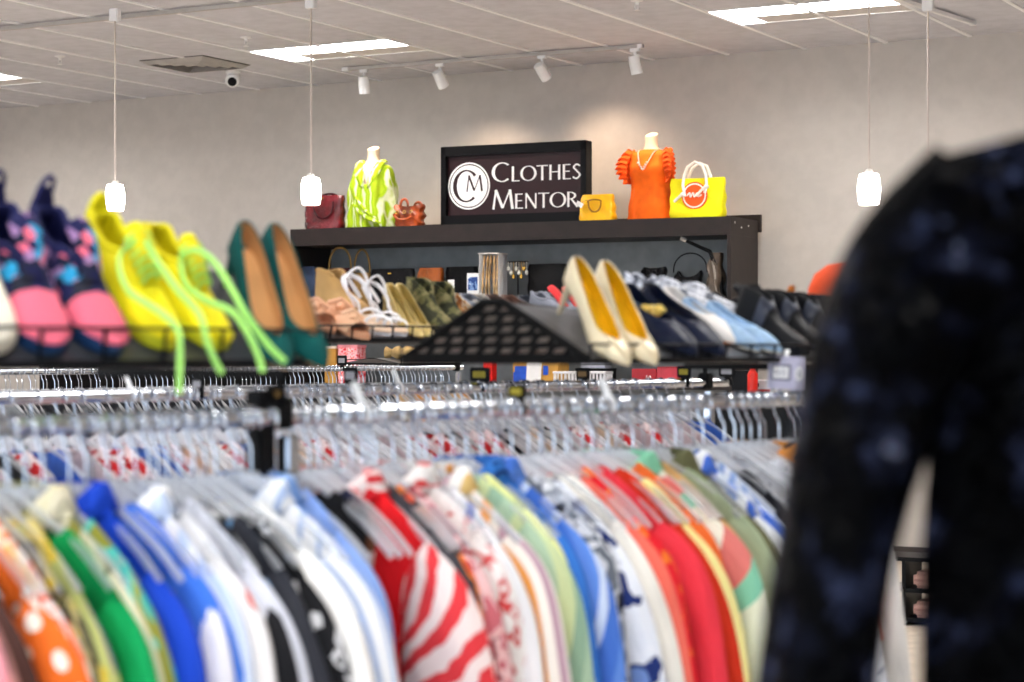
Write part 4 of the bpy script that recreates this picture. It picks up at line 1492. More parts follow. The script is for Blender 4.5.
M_seq = sequin('black_sequins')
JZ = 1.5
jp = at(1192, 350, JZ)
jp.z = 1.775
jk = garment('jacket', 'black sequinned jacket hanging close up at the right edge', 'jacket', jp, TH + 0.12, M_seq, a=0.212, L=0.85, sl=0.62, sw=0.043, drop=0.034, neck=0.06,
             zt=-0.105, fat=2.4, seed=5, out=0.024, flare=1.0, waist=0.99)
hj = copy_thing(hp, jp, TH + 0.12, 'clear plastic hanger holding the black sequinned jacket', 'hangers on the stand at the right edge')
del hj['group']
h2 = at(1105, 350, 1.85)
h2.z = 1.80
hj = copy_thing(hp, h2, TH + 0.2, 'empty clear hanger behind the shoulder of the black jacket', 'hangers on the stand at the right edge')
del hj['group']
a1, a2 = Vector((jp.x, jp.y, 1.80)), Vector((h2.x, h2.y, 1.83))
dr = (a2 - a1).normalized()
st = thing('garment_stand', 'chrome garment stand just beyond the right edge, carrying the black jacket', 'garment stand', (a2.x + dr.x * 0.25, a2.y + dr.y * 0.25, 0))
lo = Vector((st.location.x, st.location.y, 0))
MB().tube([a1 - dr * 0.08 - lo, a1 - lo, a2 - lo, a2 + dr * 0.25 - lo], 0.0135, 12).build('arm', M_chrome, st)
MB().tube([(0, 0, 0.02), (0, 0, 1.0), (0, 0, (a2 + dr * 0.25).z)], 0.016, 12).build('post', M_chrome, st)
MB().lathe([(0.2, 0.0), (0.2, 0.012), (0.03, 0.03)], 24).build('foot', M_chrome, st)

# ================================================================== sloped shoe shelves on top of the racks
HALF, RIDGE = 0.225, 0.05
M_shelf = pm('shelf_grey', (70, 72, 78), 0.32, 0.35, vary=0.06)


def shoe_shelf(label, A, t0, t1, bz, rise, lip, mesh_end=False, step=0.10, rise2=None):
    Ln = t1 - t0
    rise2 = rise if rise2 is None else rise2
    s = thing('shoe_shelf', label, 'shoe shelf', rack_at(A, t0, -0.22, bz), RZ)
    for k in (1, -1):
        m = MB()
        a, b = (k * HALF, 0.0), (k * RIDGE / 2, rise)
        m.loft([[(a[0], 0, a[1]), (b[0], 0, b[1]), (b[0], 0, b[1] - 0.004), (a[0], 0, a[1] - 0.004)],
                [(a[0], Ln, a[1]), (b[0], Ln, rise2), (b[0], Ln, rise2 - 0.004), (a[0], Ln, a[1] - 0.004)]])
        m.build('slope_panel', M_shelf, s, flat=True)
    q = RIDGE / 2
    MB().loft([[(-q, 0, rise + .001), (q, 0, rise + .001), (q, 0, rise - .005), (-q, 0, rise - .005)], [(-q, Ln, rise2 + .001), (q, Ln, rise2 + .001), (q, Ln, rise2 - .005), (-q, Ln, rise2 - .005)]]).build('ridge', M_wire, s, flat=True)
    m = MB()
    m.tube([(-HALF, 0, -0.004), (HALF, 0, -0.004), (HALF, Ln, -0.004), (-HALF, Ln, -0.004)], 0.006, 8, loop=True)
    m.build('base_frame', M_wire, s)
    m = MB()
    for k in (1, -1):
        x = k * (HALF + 0.004)
        m.tube([(x, 0, lip), (x, Ln / 2, lip), (x, Ln, lip)], 0.0026, 6)
        m.tube([(x, 0, 0.0), (x, Ln / 2, 0.0), (x, Ln, 0.0)], 0.0026, 6)
        n = int(Ln / step)
        for i in range(n + 1):
            y = Ln * i / n
            m.tube([(x - k * 0.02, y, -0.004), (x, y, 0.0), (x + k * 0.004, y, lip)], 0.0026, 6)
    m.build('wire_lip', M_wire, s)
    if mesh_end:
        m = MB()
        hw = lambda z: HALF + (RIDGE / 2 - HALF) * max(0, min(1, z / rise))
        ph, hh = 0.0195, 0.0095
        nrow = int(rise / ph)
        top = 0.0
        for r in range(nrow + 1):
            z0, z1 = r * ph, min(r * ph + (ph - hh), rise)
            m.f([m.v((-hw(z0), 0, z0)), m.v((hw(z0), 0, z0)), m.v((hw(z1), 0, z1)), m.v((-hw(z1), 0, z1))])
            z2 = min((r + 1) * ph, rise)
            if z2 <= z1:
                continue
            w, gap, sk = 0.042, 0.016, 0.010
            x = -0.42 + (r % 2) * 0.004
            while x < 0.42:
                q = []
                for xx, zz in ((x, z1), (x + gap, z1), (x + gap + sk, z2), (x + sk, z2)):
                    q.append((max(-hw(zz), min(hw(zz), xx)), zz))
                if max(p[0] for p in q) - min(p[0] for p in q) > 0.003:
                    m.f([m.v((p[0], 0, p[1])) for p in q])
                x += w
        m.build('mesh_end_panel', M_black_matt, s, flat=True, solid=0.003)
        m = MB()
        pts = [(-HALF, 0, 0.0), (-RIDGE / 2, 0, rise), (RIDGE / 2, 0, rise), (HALF, 0, 0.0)]
        for p, q in zip(pts, pts[1:] + pts[:1]):
            m.tube([p, q], 0.0075, 6)
        m.build('end_frame', M_black_matt, s)
    return s


t2a = t_of(RA, 586)
SHELVES = {1: (RA, 1.484, -0.48, t_of(RA, 322), 0.14, 0.14), 2: (RA, 1.484, t2a, t2a + 1.12, 0.105, 0.05),
           3: (RB, 1.528, t_of(RB, 262), t_of(RB, 262) + 1.75, 0.06, 0.06)}
for n_, lb, lip, me_, stp in ((1, 'front left wire edged shoe shelf with the pink, yellow and teal shoes', 0.046, False, 0.10),
                              (2, 'sloped shoe shelf with a black mesh end panel under the champagne pumps', 0.026, True, 0.085),
                              (3, 'far shoe shelf on the second rack, behind the teal pumps', 0.032, False, 0.07)):
    A_, bz, a_, b_, r_, r2_ = SHELVES[n_]
    shoe_shelf(lb, A_, a_, b_, bz, r_, lip, me_, stp, r2_)


def rest(n_, px, w, head, lift=0.0):
    """toe point and pitch of a shoe lying on shelf n_ in picture column px, w across the shelf"""
    A_, bz, a_, b_, r_, r2_ = SHELVES[n_]
    t = t_of(A_, px, w)
    r = r_ + (r2_ - r_) * max(0, min(1, (t - a_) / (b_ - a_)))
    run = HALF - RIDGE / 2
    x = w + 0.22
    z = bz + r * max(0.0, min(1.0, (HALF - x) / run)) if x < HALF else bz - r * (x - HALF) / run
    return rack_at(A_, t, w, z + 0.003 + lift), math.atan(r / run) * math.cos(head + PHI)


# ================================================================== shoes
def up_rows(kn, k, n=26):
    out = []
    for x, w, b, t, wt in curve_pts(kn, n):
        out.append((x * k, max(0.002, w) * k, b * k, max(t, b + 0.004) * k, max(0.0, wt) * k))
    return out


def upper(rows, nj=8, p=2.2, off=0.0, cap0=True):
    m = MB()
    V = []
    for x, w, b, t, wt in rows:
        st_ = []
        for s in (1, -1):
            col = []
            for j in range(nj + 1):
                q = j / nj
                y = wt + (w + off - wt) * max(0.0, 1 - q ** p) ** (1 / p)
                col.append(m.v((x, s * y, b + (t + off - b) * q)))
            st_.append(col)
        V.append(st_)
    for A_, B_ in zip(V, V[1:]):
        for s in (0, 1):
            for j in range(nj):
                m.f((A_[s][j], A_[s][j + 1], B_[s][j + 1], B_[s][j]))
    if cap0:
        for st_ in (V[0], V[-1]):
            for j in range(nj):
                m.f((st_[0][j], st_[0][j + 1], st_[1][j + 1], st_[1][j]))
    return m


def plank(rows, th, grow=0.0015, lift=0.0):
    m = MB()
    lp = []
    for i, (x, w, b, t, wt) in enumerate(rows):
        y = w + grow
        q = th(i / (len(rows) - 1)) if callable(th) else th
        lp.append([(x, y * 0.97, b + lift), (x, -y * 0.97, b + lift), (x, -y, b + lift - q * 0.5), (x, -y * 0.95, b + lift - q), (x, y * 0.95, b + lift - q), (x, y, b + lift - q * 0.5)])
    m.loft(lp)
    return m


SNEAK = [(0, .020, .026, .088, .016), (.012, .031, .025, .095, .025), (.04, .035, .024, .080, .029), (.08, .036, .022, .074, .028), (.112, .038, .020, .084, .022),
         (.145, .041, .018, .076, .013), (.172, .045, .018, .064, .0), (.21, .046, .018, .050, 0), (.245, .037, .020, .038, 0), (.262, .022, .021, .031, 0), (.270, .006, .022, .026, 0)]
BOOT = [(0, .022, .025, .128, .020), (.014, .033, .024, .133, .031), (.05, .036, .022, .134, .033), (.085, .037, .020, .124, .025), (.108, .038, .019, .106, 0.0),
        (.14, .042, .018, .078, 0), (.18, .046, .018, .062, 0), (.215, .043, .018, .052, 0), (.245, .032, .018, .042, 0), (.262, .018, .019, .034, 0), (.27, .005, .02, .026, 0)]
PUMP = [(0, .008, .075, .122, .004), (.012, .018, .0745, .124, .010), (.045, .025, .069, .108, .019), (.095, .026, .044, .076, .024), (.14, .031, .016, .048, .028),
        (.160, .035, .007, .038, .026), (.175, .037, .005, .035, .020), (.188, .036, .004, .034, .010), (.198, .034, .004, .033, 0), (.215, .027, .004, .027, 0), (.232, .014, .004, .018, 0), (.245, .002, .005, .008, 0)]
FLAT = [(0, .014, .012, .062, .010), (.012, .028, .011, .064, .021), (.045, .032, .010, .052, .027), (.10, .031, .008, .044, .027), (.14, .036, .007, .044, .022),
        (.158, .039, .007, .046, 0.0), (.185, .041, .007, .042, 0), (.215, .034, .007, .032, 0), (.235, .018, .008, .022, 0), (.247, .003, .009, .013, 0)]


def pose(toe, head, pitch, L):
    h = Vector((math.cos(head) * math.cos(pitch), math.sin(head) * math.cos(pitch), -math.sin(pitch)))
    return Vector(toe) - h * L


def shoe(kind, label, toe, head, pitch, mats, k=1.0, group=None, laces=None, opts=(), seed=0, name='shoe'):
    kn = {'sneaker': SNEAK, 'boot': BOOT, 'pump': PUMP, 'flat': FLAT, 'mule': FLAT, 'sandal': FLAT}[kind]
    L = kn[-1][0] * k
    loc = pose(toe, head, pitch, L)
    s = thing(name, label, 'shoe', loc, 0, group, rot=(0, pitch, head))
    rows = up_rows(kn, k)
    up = mats['upper']
    so = mats.get('sole', M_black)
    ins = mats.get('insole', M_tan)
    nrow = len(rows)
    if kind in ('mule', 'sandal'):
        flat_rows = [(x, w, b, t, 0) for x, w, b, t, wt in rows]
        plank(flat_rows, 0.010 * k, 0.001, 0.002).build('sole', so, s)
        plank(flat_rows, 0.004 * k, -0.001, 0.006).build('insole', ins, s)
        if kind == 'mule':
            seg = [(x, w + 0.003, b, b + (0.052 - 0.10 * abs(x / L - 0.66)) * k, 0) for x, w, b, t, wt in rows if 0.48 < x / L < 0.84]
            upper(seg, cap0=False).build('strap', up, s, solid=0.003)
            m = MB()
            xk, zk = 0.66 * L, 0.058 * k
            m.tube([(xk - 0.022 * k, 0.02 * k, zk - 0.012), (xk, 0.006 * k, zk), (xk + 0.024 * k, -0.020 * k, zk - 0.010)], [0.010 * k, 0.013 * k, 0.010 * k], 8)
            m.tube([(xk - 0.020 * k, -0.02 * k, zk - 0.010), (xk, 0.0, zk + 0.006), (xk + 0.022 * k, 0.022 * k, zk - 0.012)], [0.012 * k, 0.011 * k, 0.012 * k], 8)
            m.build('knot', up, s)
        else:
            for x0, hz in ((0.62, 0.042), (0.78, 0.034)):
                m = MB()
                m.tube([(x0 * L + 0.012 * math.sin(a * 2) * k, 0.040 * k * math.cos(a), 0.010 * k + hz * k * math.sin(a)) for a in [PI * i / 12 for i in range(13)]], 0.0075 * k, 6, 0.4)
                m.build('strap', up, s)
            for q in (1, -1):
                m = MB()
                m.tube([(x0, y * q, z) for x0, y, z in curve_pts([(0.60 * L, 0.036 * k, 0.02 * k), (0.45 * L, 0.02 * k, 0.055 * k), (0.30 * L, 0.034 * k, 0.075 * k), (0.10 * L, 0.03 * k, 0.10 * k), (0.03 * L, 0.0, 0.11 * k)], 14)], 0.0065 * k, 6, 0.5)
                m.build('strap', up, s)
            m = MB()
            m.tube(curve_pts([(0.30 * L, 0.03 * k, 0.075 * k), (0.20 * L, 0.030 * k, 0.115 * k), (0.17 * L, 0.005 * k, 0.138 * k), (0.16 * L, -0.026 * k, 0.11 * k), (0.28 * L, -0.034 * k, 0.075 * k)], 16), 0.007 * k, 6, 0.5)
            m.tube(curve_pts([(0.34 * L, 0.0, 0.065 * k), (0.36 * L, -0.055 * k, 0.12 * k), (0.46 * L, -0.07 * k, 0.10 * k), (0.50 * L, -0.035 * k, 0.05 * k)], 14), 0.006 * k, 6, 0.5)
            m.build('ankle_strap', up, s)
        return s
    upper(rows, p=2.2 if kind != 'pump' else 2.0).build('upper', up, s, weld=0.0006, solid=0.0028)
    if kind == 'pump':
        upper([(x + 0.0022, max(0.002, w - 0.0026), b + 0.001, t - 0.0012, max(0.0, wt - 0.0016)) for x, w, b, t, wt in rows if wt > 0.0], cap0=True).build('lining', ins, s, weld=0.0004)
    ir = [(x, w * 0.9, b, t, wt) for x, w, b, t, wt in rows[1:int(nrow * 0.86)]]
    plank(ir, 0.002, -0.0005, 0.0055).build('insole', ins, s)
    op = [r for r in rows if r[4] > 0.004 * k]
    if kind in ('sneaker', 'boot', 'flat'):
        th = (0.021 if kind == 'sneaker' else 0.02 if kind == 'boot' else 0.008) * k
        plank(rows, th, 0.003 * k if kind != 'flat' else 0.001, 0.003 * k).build('sole', so, s)
    if kind == 'boot':
        MB().box((0.035 * k, 0, 0.008 * k), (0.06 * k, 0.062 * k, 0.022 * k), 0.003).build('heel', so, s)
    if kind == 'pump':
        plank(rows, lambda u: 0.003, 0.0005, 0.0005).build('sole', so, s)
        MB().tube(curve_pts([(0.020, 0, 0.078), (0.012, 0, 0.06), (0.008, 0, 0.035), (0.004, 0, 0.0)], 8) if k == 1 else [(x * k, 0, z * k) for x, z in ((.02, .078), (.012, .06), (.008, .035), (.004, 0))],
                  [r * k for r in ([0.020, 0.016, 0.013, 0.010, 0.008, 0.0065, 0.0055, 0.005, 0.0045] if k == 1 else [0.020, 0.012, 0.007, 0.0045])], 10).build('stiletto_heel', up, s)
    # rim of the opening
    if kind != 'flat' or True:
        rim = [(x, wt, t) for x, w, b, t, wt in op]
        pts = [(x, y, z) for x, y, z in rim[::-1]] + [(x, -y, z) for x, y, z in rim]
        rr = {'sneaker': 0.0065, 'boot': 0.005, 'pump': 0.0016, 'flat': 0.002}[kind] * k
        MB().tube(pts, rr, 7).build('opening_rim', mats.get('rim', up), s)
    if 'tongue' in opts:
        m = MB()
        V = []
        for i in range(9):
            u = i / 8
            x = (0.172 - 0.085 * u) * k
            z = (0.062 + 0.066 * u + 0.01 * math.sin(PI * u)) * k
            wd = (0.018 + 0.006 * u) * k * (1 if u < 0.9 else 0.7)
            V.append([(x, wd * q, z - 0.5 * wd * q * q) for q in (-1, -0.6, -0.2, 0.2, 0.6, 1)])
        m.loft(V, closed=False)
        m.build('tongue', mats.get('tongue', up), s, solid=0.008 * k)
    if 'laces' in opts:
        m = MB()
        for i in range(6):
            u = i / 5
            x, z = (0.170 - 0.064 * u) * k, (0.079 + 0.036 * u) * k
            y = (0.021 + 0.010 * u) * k
            m.tube([(x + 0.006 * k, -y, z - 0.008 * k), (x, -y * 0.5, z + 0.002 * k), (x - 0.004 * k, y * 0.5, z + 0.004 * k), (x - 0.006 * k, y, z - 0.006 * k)], 0.0042 * k, 6, 0.6)
        m.build('laces', mats['lace'], s)
    if 'pull' in opts:
        m = MB().tube([(-0.010, 0.012 * k * math.cos(a), 0.108 * k + 0.034 * k * math.sin(a)) for a in [PI * i / 12 for i in range(13)]], 0.0055 * k, 6, 0.6)
        m.build('pull_tab', mats.get('tab', up), s)
    if 'heel_tab' in opts:
        m = MB()
        V = []
        for i in range(7):
            u = i / 6
            wd = 0.020 * math.sqrt(max(0.06, 1 - u ** 3)) * k
            V.append([(-0.002 + 0.004 * q * q * k - 0.010 * u * k, wd * q, (0.07 + 0.052 * u) * k) for q in (-1, -.5, 0, .5, 1)])
        m.loft(V, closed=False)
        m.build('heel_tab', up, s, solid=0.009 * k)
    if 'strap' in opts:
        for xa, xb in ((0.075, 0.118),) if kind == 'boot' else ((0.10, 0.125),):
            seg = [(x, w + 0.003 * k, b + 0.02 * k, t + 0.003 * k, max(0, wt)) for x, w, b, t, wt in up_rows(kn, k, 60) if xa * k < x < xb * k]
            upper(seg, cap0=False).build('strap', mats.get('strap', up), s, weld=0.0006, solid=0.004)
    if laces:
        mw = (Matrix.Translation(loc) @ Matrix.Rotation(head, 4, 'Z') @ Matrix.Rotation(pitch, 4, 'Y')).inverted()
        for pts in laces:
            MB().tube([tuple(mw @ Vector(p)) for p in curve_pts([tuple(q) for q in pts], 26)], 0.0052, 7, 0.55).build('loose_lace', mats['lace'], s)
    return s


def toe_on(A, px, w, bz):
    return rack_at(A, t_of(A, px, w), w, bz)


def region_mat(name, rows):
    """shoe cloth in zones along the shoe: rows of (position in metres, colours)"""
    t = NT(name)
    co = t.n('ShaderNodeTexCoord').outputs['Object']
    sx = t.n('ShaderNodeSeparateXYZ')
    t.l(co, sx.inputs[0])
    vo = t.n('ShaderNodeTexVoronoi')
    vo.inputs['Scale'].default_value = 62
    t.l(co, vo.inputs['Vector'])
    sp = t.n('ShaderNodeSeparateColor')
    t.l(vo.outputs[1], sp.inputs[0])
    c = None
    for x0, cols_ in rows:
        cc = t.ramp(sp.outputs[0], cols_ if len(cols_) > 1 else cols_ * 2, True)
        c = cc if c is None else t.mix(t.math('GREATER_THAN', sx.outputs[0], x0), c, cc)
    b = t.bsdf(c, 0.8, 0, 0.25)
    t.bump(b, 500, 0.2, co, 0.002)
    MATS[name] = t.done(b.outputs[0])
    return MATS[name]


NAVY, PURP, PINK, CYAN = (26, 28, 74), (166, 128, 176), (238, 112, 136), (40, 160, 210)
M_pinkshoe = region_mat('pink_knit', [(0, [NAVY]), (0.055, [NAVY, PURP, NAVY, PURP]), (0.10, [NAVY, (30, 34, 60), PURP, CYAN, NAVY, PINK]), (0.150, [NAVY, (36, 38, 52)]), (0.172, [PINK])])
M_navysole = pm('navy_sole', (22, 62, 108), 0.5)
M_navy = pm('navy_cloth', (26, 30, 82), 0.8)
M_yshoe = pm('neon_yellow', (232, 220, 0), 0.75, vary=0.10, bump=0.2, bscale=200)
M_ysole = pm('neon_sole', (214, 216, 40), 0.5)
M_lime2 = pm('lime_lace', (176, 240, 120), 0.7, vary=0.05)
M_cream = pm('cream_shoe', (222, 216, 200), 0.6)
M_teal = pm('teal_suede', (6, 74, 72), 0.9, vary=0.15, spec=0.2)
M_tanins = pm('tan_insole', (202, 150, 96), 0.5, vary=0.08)
M_champ2 = pm('champagne_leather', (216, 202, 168), 0.28, 0.15, vary=0.06)
M_goldins = pm('gold_insole', (226, 178, 20), 0.3, 0.3, vary=0.1)
M_blkshoe = pm('black_shoe', (18, 19, 23), 0.45, vary=0.2, bump=0.2)
M_blksole = pm('black_sole', (30, 32, 38), 0.6)
M_navyshoe = pm('navy_shoe', (14, 22, 44), 0.4, vary=0.2)
M_orsole = pm('orange_sole', (206, 120, 40), 0.5)

def put(kind, label, n_, px, w, hd, mats, k=1.0, group=None, opts=(), laces=None, lift=0.0, pitch=None):
    head = rad(hd)
    toe, p = rest(n_, px, w, head, lift)
    return shoe(kind, label, toe, head, p if pitch is None else rad(pitch), mats, k, group, laces, opts)


put('sneaker', 'cream shoe cut off by the left picture edge, left of the pink sneakers', 1, -8, 0.0, -25, dict(upper=M_cream, sole=M_cream, insole=M_tan), opts=('tongue',))
pk = dict(upper=M_pinkshoe, sole=M_navysole, insole=M_navy, tab=M_navy, rim=M_navy, tongue=M_pinkshoe)
put('sneaker', 'left one of the pink and navy slip-on sneakers with heel loop', 1, 50, 0.0, -20, pk, 0.94, 'pink and navy sneakers', ('pull', 'heel_tab', 'tongue'))
put('sneaker', 'right one of the pink and navy slip-on sneakers, beside the yellow pair', 1, 112, 0.0, -12, pk, 0.93, 'pink and navy sneakers', ('pull', 'heel_tab', 'tongue'))
ly = dict(upper=M_yshoe, sole=M_ysole, insole=M_yshoe, lace=M_lime2)
put('sneaker', 'left one of the neon yellow sneakers with lime laces', 1, 168, -0.008, -10, ly, 0.90, 'neon yellow sneakers', ('tongue', 'laces', 'heel_tab'),
    [[at(134, 240, 2.90), at(119, 258, 2.84), at(128, 290, 2.78), at(160, 312, 2.73), at(178, 330, 2.70), at(180, 355, 2.70), at(179, 394, 2.70)],
     [at(146, 242, 2.90), at(158, 262, 2.84), at(178, 290, 2.78), at(200, 315, 2.74), at(208, 345, 2.73), at(222, 374, 2.73)]])
put('sneaker', 'right one of the neon yellow sneakers, its laces falling over the wire edge', 1, 220, -0.008, -8, ly, 0.84, 'neon yellow sneakers', ('tongue', 'laces'),
    [[at(180, 256, 3.00), at(196, 250, 2.96), at(214, 262, 2.92), at(232, 290, 2.87), at(248, 318, 2.83), at(268, 345, 2.82), at(285, 362, 2.82)],
     [at(180, 262, 2.98), at(186, 285, 2.93), at(205, 300, 2.88), at(232, 312, 2.83), at(246, 330, 2.80), at(258, 355, 2.80), at(263, 372, 2.80)]])
shoe('sneaker', 'black shoe on the back of the front shelf, its heel behind the yellow sneaker', rest(1, 45, 0, 0)[0] - E * 0.40 - Vector((0, 0, 0.005)), rad(-11.4) + PI, rad(33), dict(upper=M_blkshoe, sole=M_blksole, insole=M_black), 1.0, opts=('heel_tab',))
tp = dict(upper=M_teal, sole=M_tanins, insole=M_tanins)
put('pump', 'left one of the dark teal suede pumps with tan insole', 1, 285, 0.03, -25, tp, 0.96, 'dark teal suede pumps')
put('pump', 'right one of the dark teal suede pumps, last on the front left shelf', 1, 323, 0.03, -17, tp, 0.95, 'dark teal suede pumps')
put('flat', 'dark flat shoe lying behind the yellow sneakers on the front left shelf', 1, 205, -0.24, 80, dict(upper=M_navyshoe, sole=M_blksole, insole=M_black), pitch=0, lift=0.004)

# champagne pumps and the rest of the mesh-ended shelf
cp_ = dict(upper=M_champ2, sole=M_champ2, insole=M_goldins)
put('pump', 'left one of the champagne pumps with gold insole, nearest the mesh end', 2, 628, 0.04, -25, cp_, 0.94, 'champagne pumps')
put('pump', 'right one of the champagne pumps with gold insole, beside the navy flats', 2, 655, 0.04, -27, cp_, 0.93, 'champagne pumps')
nf_ = dict(upper=M_navyshoe, sole=M_blksole, insole=M_orsole)
put('flat', 'left navy flat with orange insole, next to the champagne pumps', 2, 694, 0.015, -20, nf_, 0.95, 'navy flats')
put('flat', 'right navy flat with orange insole, in front of the pale blue shoe', 2, 722, 0.015, -18, nf_, 0.95, 'navy flats')
put('flat', 'slate blue shoe heel showing behind the champagne pumps', 2, 660, -0.10, -20, dict(upper=pm('slate_shoe', (52, 76, 98), 0.5), sole=M_blksole, insole=M_black), 0.95, pitch=16)
put('flat', 'black shoe with bright tan insole left of the white slip-ons', 2, 714, -0.045, -16, dict(upper=M_blkshoe, sole=M_orsole, insole=M_orsole), 0.85)
M_snake = fab('snake_grey', 'floral', [(90, 94, 104), (190, 194, 204), (226, 228, 234), (150, 154, 166)], 34, uv=False)
sn = dict(upper=M_snake, sole=M_white, insole=M_white)
put('sneaker', 'left one of the grey snake print sneakers at the back of the shelf', 2, 716, -0.20, -8, sn, 0.85, 'grey snake print sneakers', ('strap',), pitch=4, lift=0.012)
put('sneaker', 'right one of the grey snake print sneakers, beside the black boots', 2, 742, -0.20, -8, sn, 0.85, 'grey snake print sneakers', ('strap',), pitch=4, lift=0.012)
ws = dict(upper=pm('white_shoe', (226, 222, 218), 0.6), sole=M_orsole, insole=M_white)
put('flat', 'white slip-on with brown sole behind the pale blue shoe', 2, 738, -0.04, -12, ws, 0.85)
M_pblue = fab('pale_blue_denim', 'plain', [(164, 196, 228)], 30, uv=False)
pb = dict(upper=M_pblue, sole=M_cream, insole=M_pblue)
put('flat', 'pale blue cloth shoe lying in front of the black boots', 2, 780, 0.0, -8, pb, 0.78, 'pale blue cloth shoes')
put('flat', 'second pale blue cloth shoe, half hidden behind the first', 2, 758, -0.01, -4, pb, 0.78, 'pale blue cloth shoes')
bb = dict(upper=M_blkshoe, sole=M_blksole, insole=M_black, strap=pm('boot_strap', (44, 50, 66), 0.4))
for i, (px, hd, lb) in enumerate(((806, -10, 'black ankle boot with wide strap, first beside the pale blue shoe'),
                                  (830, -10, 'second black ankle boot with strap, in the middle of the boots'),
                                  (853, -9, 'third black ankle boot with tan pull tab'),
                                  (876, -9, 'fourth black ankle boot, close to the sequinned jacket'),
                                  (898, -8, 'fifth black ankle boot, half behind the sequinned jacket'))):
    s = put('boot', lb, 2, px, 0.0, hd, bb, 0.68, 'black ankle boots', ('strap',))
    if i == 2:
        MB().box((-0.002, 0, 0.088), (0.008, 0.024, 0.032), 0.003).build('pull_tab', M_orsole, s)
put('sneaker', 'black low shoe behind the first boots, near the snake print pair', 2, 790, -0.13, -8, dict(upper=M_blkshoe, sole=M_blksole, insole=M_black), 0.8, opts=('tongue',), pitch=6)
rs = rack_at(RA, t_of(RA, 741, -0.22), -0.22, 1.484 + 0.085)
shoe('boot', 'black shoe behind the boots turned to show its pale grey heel', rs + Vector((0.08, 0.10, 0.02)), rad(60), rad(-8), dict(upper=M_blkshoe, sole=pm('grey_sole', (150, 158, 172), 0.6), insole=M_black), 0.5)
# flower clip
fp = rest(2, 652, -0.10, 0)[0]
fl = thing('flower_ornament', 'small pale yellow flower ornament between the pumps and the snake print sneakers', 'ornament', fp + Vector((0, 0, 0.02)), RZ)
M_flo = pm('flower_yellow', (240, 208, 110), 0.6)
m = MB()
for i in range(6):
    a = 2 * PI * i / 6
    m.tube(curve_pts([(0, 0, 0.01), (0.014 * math.cos(a), 0.014 * math.sin(a), 0.024), (0.030 * math.cos(a), 0.030 * math.sin(a), 0.022)], 6), [0.003, 0.007, 0.010, 0.012, 0.010, 0.006, 0.002], 8, 0.4)
m.build('petals', M_flo, fl)
MB().lathe([(0.002, 0.0), (0.010, 0.004), (0.011, 0.026), (0.004, 0.034)], 12).build('centre', pm('flower_centre', (250, 226, 150), 0.6), fl)

# far shelf: mules, sandals, gold pumps, camouflage boots
M_mule = pm('tan_mule', (212, 158, 122), 0.6, vary=0.06)
ml = dict(upper=M_mule, sole=M_mule, insole=M_mule)
put('mule', 'tan knotted mule left of the white sandals', 3, 356, -0.02, -20, ml, 1.0, 'tan knotted mules')
put('mule', 'second tan knotted mule right behind the teal pumps', 3, 332, -0.02, -20, ml, 1.0, 'tan knotted mules')
put('mule', 'tan mule lying at the wire edge below the knotted pair', 3, 368, 0.03, -12, dict(upper=pm('peach_shoe', (222, 176, 140), 0.6), sole=M_mule, insole=M_mule), 0.85)
M_sandal = pm('white_sandal', (240, 240, 244), 0.5, vary=0.02)
sd = dict(upper=M_sandal, sole=M_sandal, insole=pm('sandal_in', (222, 196, 170), 0.6))
put('sandal', 'left one of the white strappy sandals with tall ankle straps', 3, 388, 0.0, -25, sd, 0.95, 'white strappy sandals')
put('sandal', 'right one of the white strappy sandals, beside the gold pumps', 3, 404, 0.0, -25, sd, 0.85, 'white strappy sandals')
tb = dict(upper=pm('tan_suede', (176, 138, 84), 0.8), sole=M_tan, insole=M_tan)
put('boot', 'tan suede ankle boot standing behind the white sandals', 3, 364, -0.16, -30, tb, 0.9, pitch=4)
gf = dict(upper=pm('gold_flat', (206, 184, 122), 0.3, 0.4), sole=M_tan, insole=pm('gold_in', (190, 166, 96), 0.4))
put('pump', 'left one of the gold leather pumps right of the white sandals', 3, 422, 0.01, -24, gf, 0.78, 'gold leather pumps')
put('pump', 'right one of the gold leather pumps beside the camouflage boots', 3, 432, 0.01, -24, gf, 0.78, 'gold leather pumps')
M_camo = fab('camouflage', 'floral', [(46, 48, 30), (96, 94, 58), (128, 120, 82), (66, 72, 42)], 26, uv=False)
cm = dict(upper=M_camo, sole=M_blksole, insole=M_black)
put('boot', 'left one of the olive camouflage ankle boots', 3, 450, 0.0, -26, cm, 0.80, 'camouflage ankle boots')
put('boot', 'right one of the olive camouflage ankle boots, near the mesh shelf end', 3, 470, 0.0, -26, cm, 0.76, 'camouflage ankle boots')
M_floc = fab('tan_floral', 'floral', [(236, 222, 200), (206, 150, 90), (150, 90, 50), (226, 190, 140)], 40, uv=False)
put('flat', 'tan and white patterned flat right of the camouflage boots', 3, 492, -0.03, -24, dict(upper=M_floc, sole=M_tan, insole=M_tan), 0.9)
far = [(500, (120, 126, 138), 'grey studded flat above the mesh shelf end', 'flat'), (512, (200, 196, 190), 'silver studded flat above the mesh shelf end', 'flat'),
       (526, (84, 60, 54), 'dark brown flat above the mesh shelf end', 'flat'), (542, (110, 78, 66), 'second brown flat, right of the dark brown one', 'flat'),
       (558, (52, 58, 70), 'slate grey flat above the mesh shelf end', 'flat')]
for i, (px, c, lb, kd) in enumerate(far):
    put(kd, lb, 3, px + 10, -0.10, -22, dict(upper=pm('far_shoe_%d' % px, c, 0.35, 0.3 if i < 2 else 0.0, vary=0.35, bump=0.6, bscale=90), sole=M_tan, insole=M_tan), 0.9, lift=0.012, pitch=8)
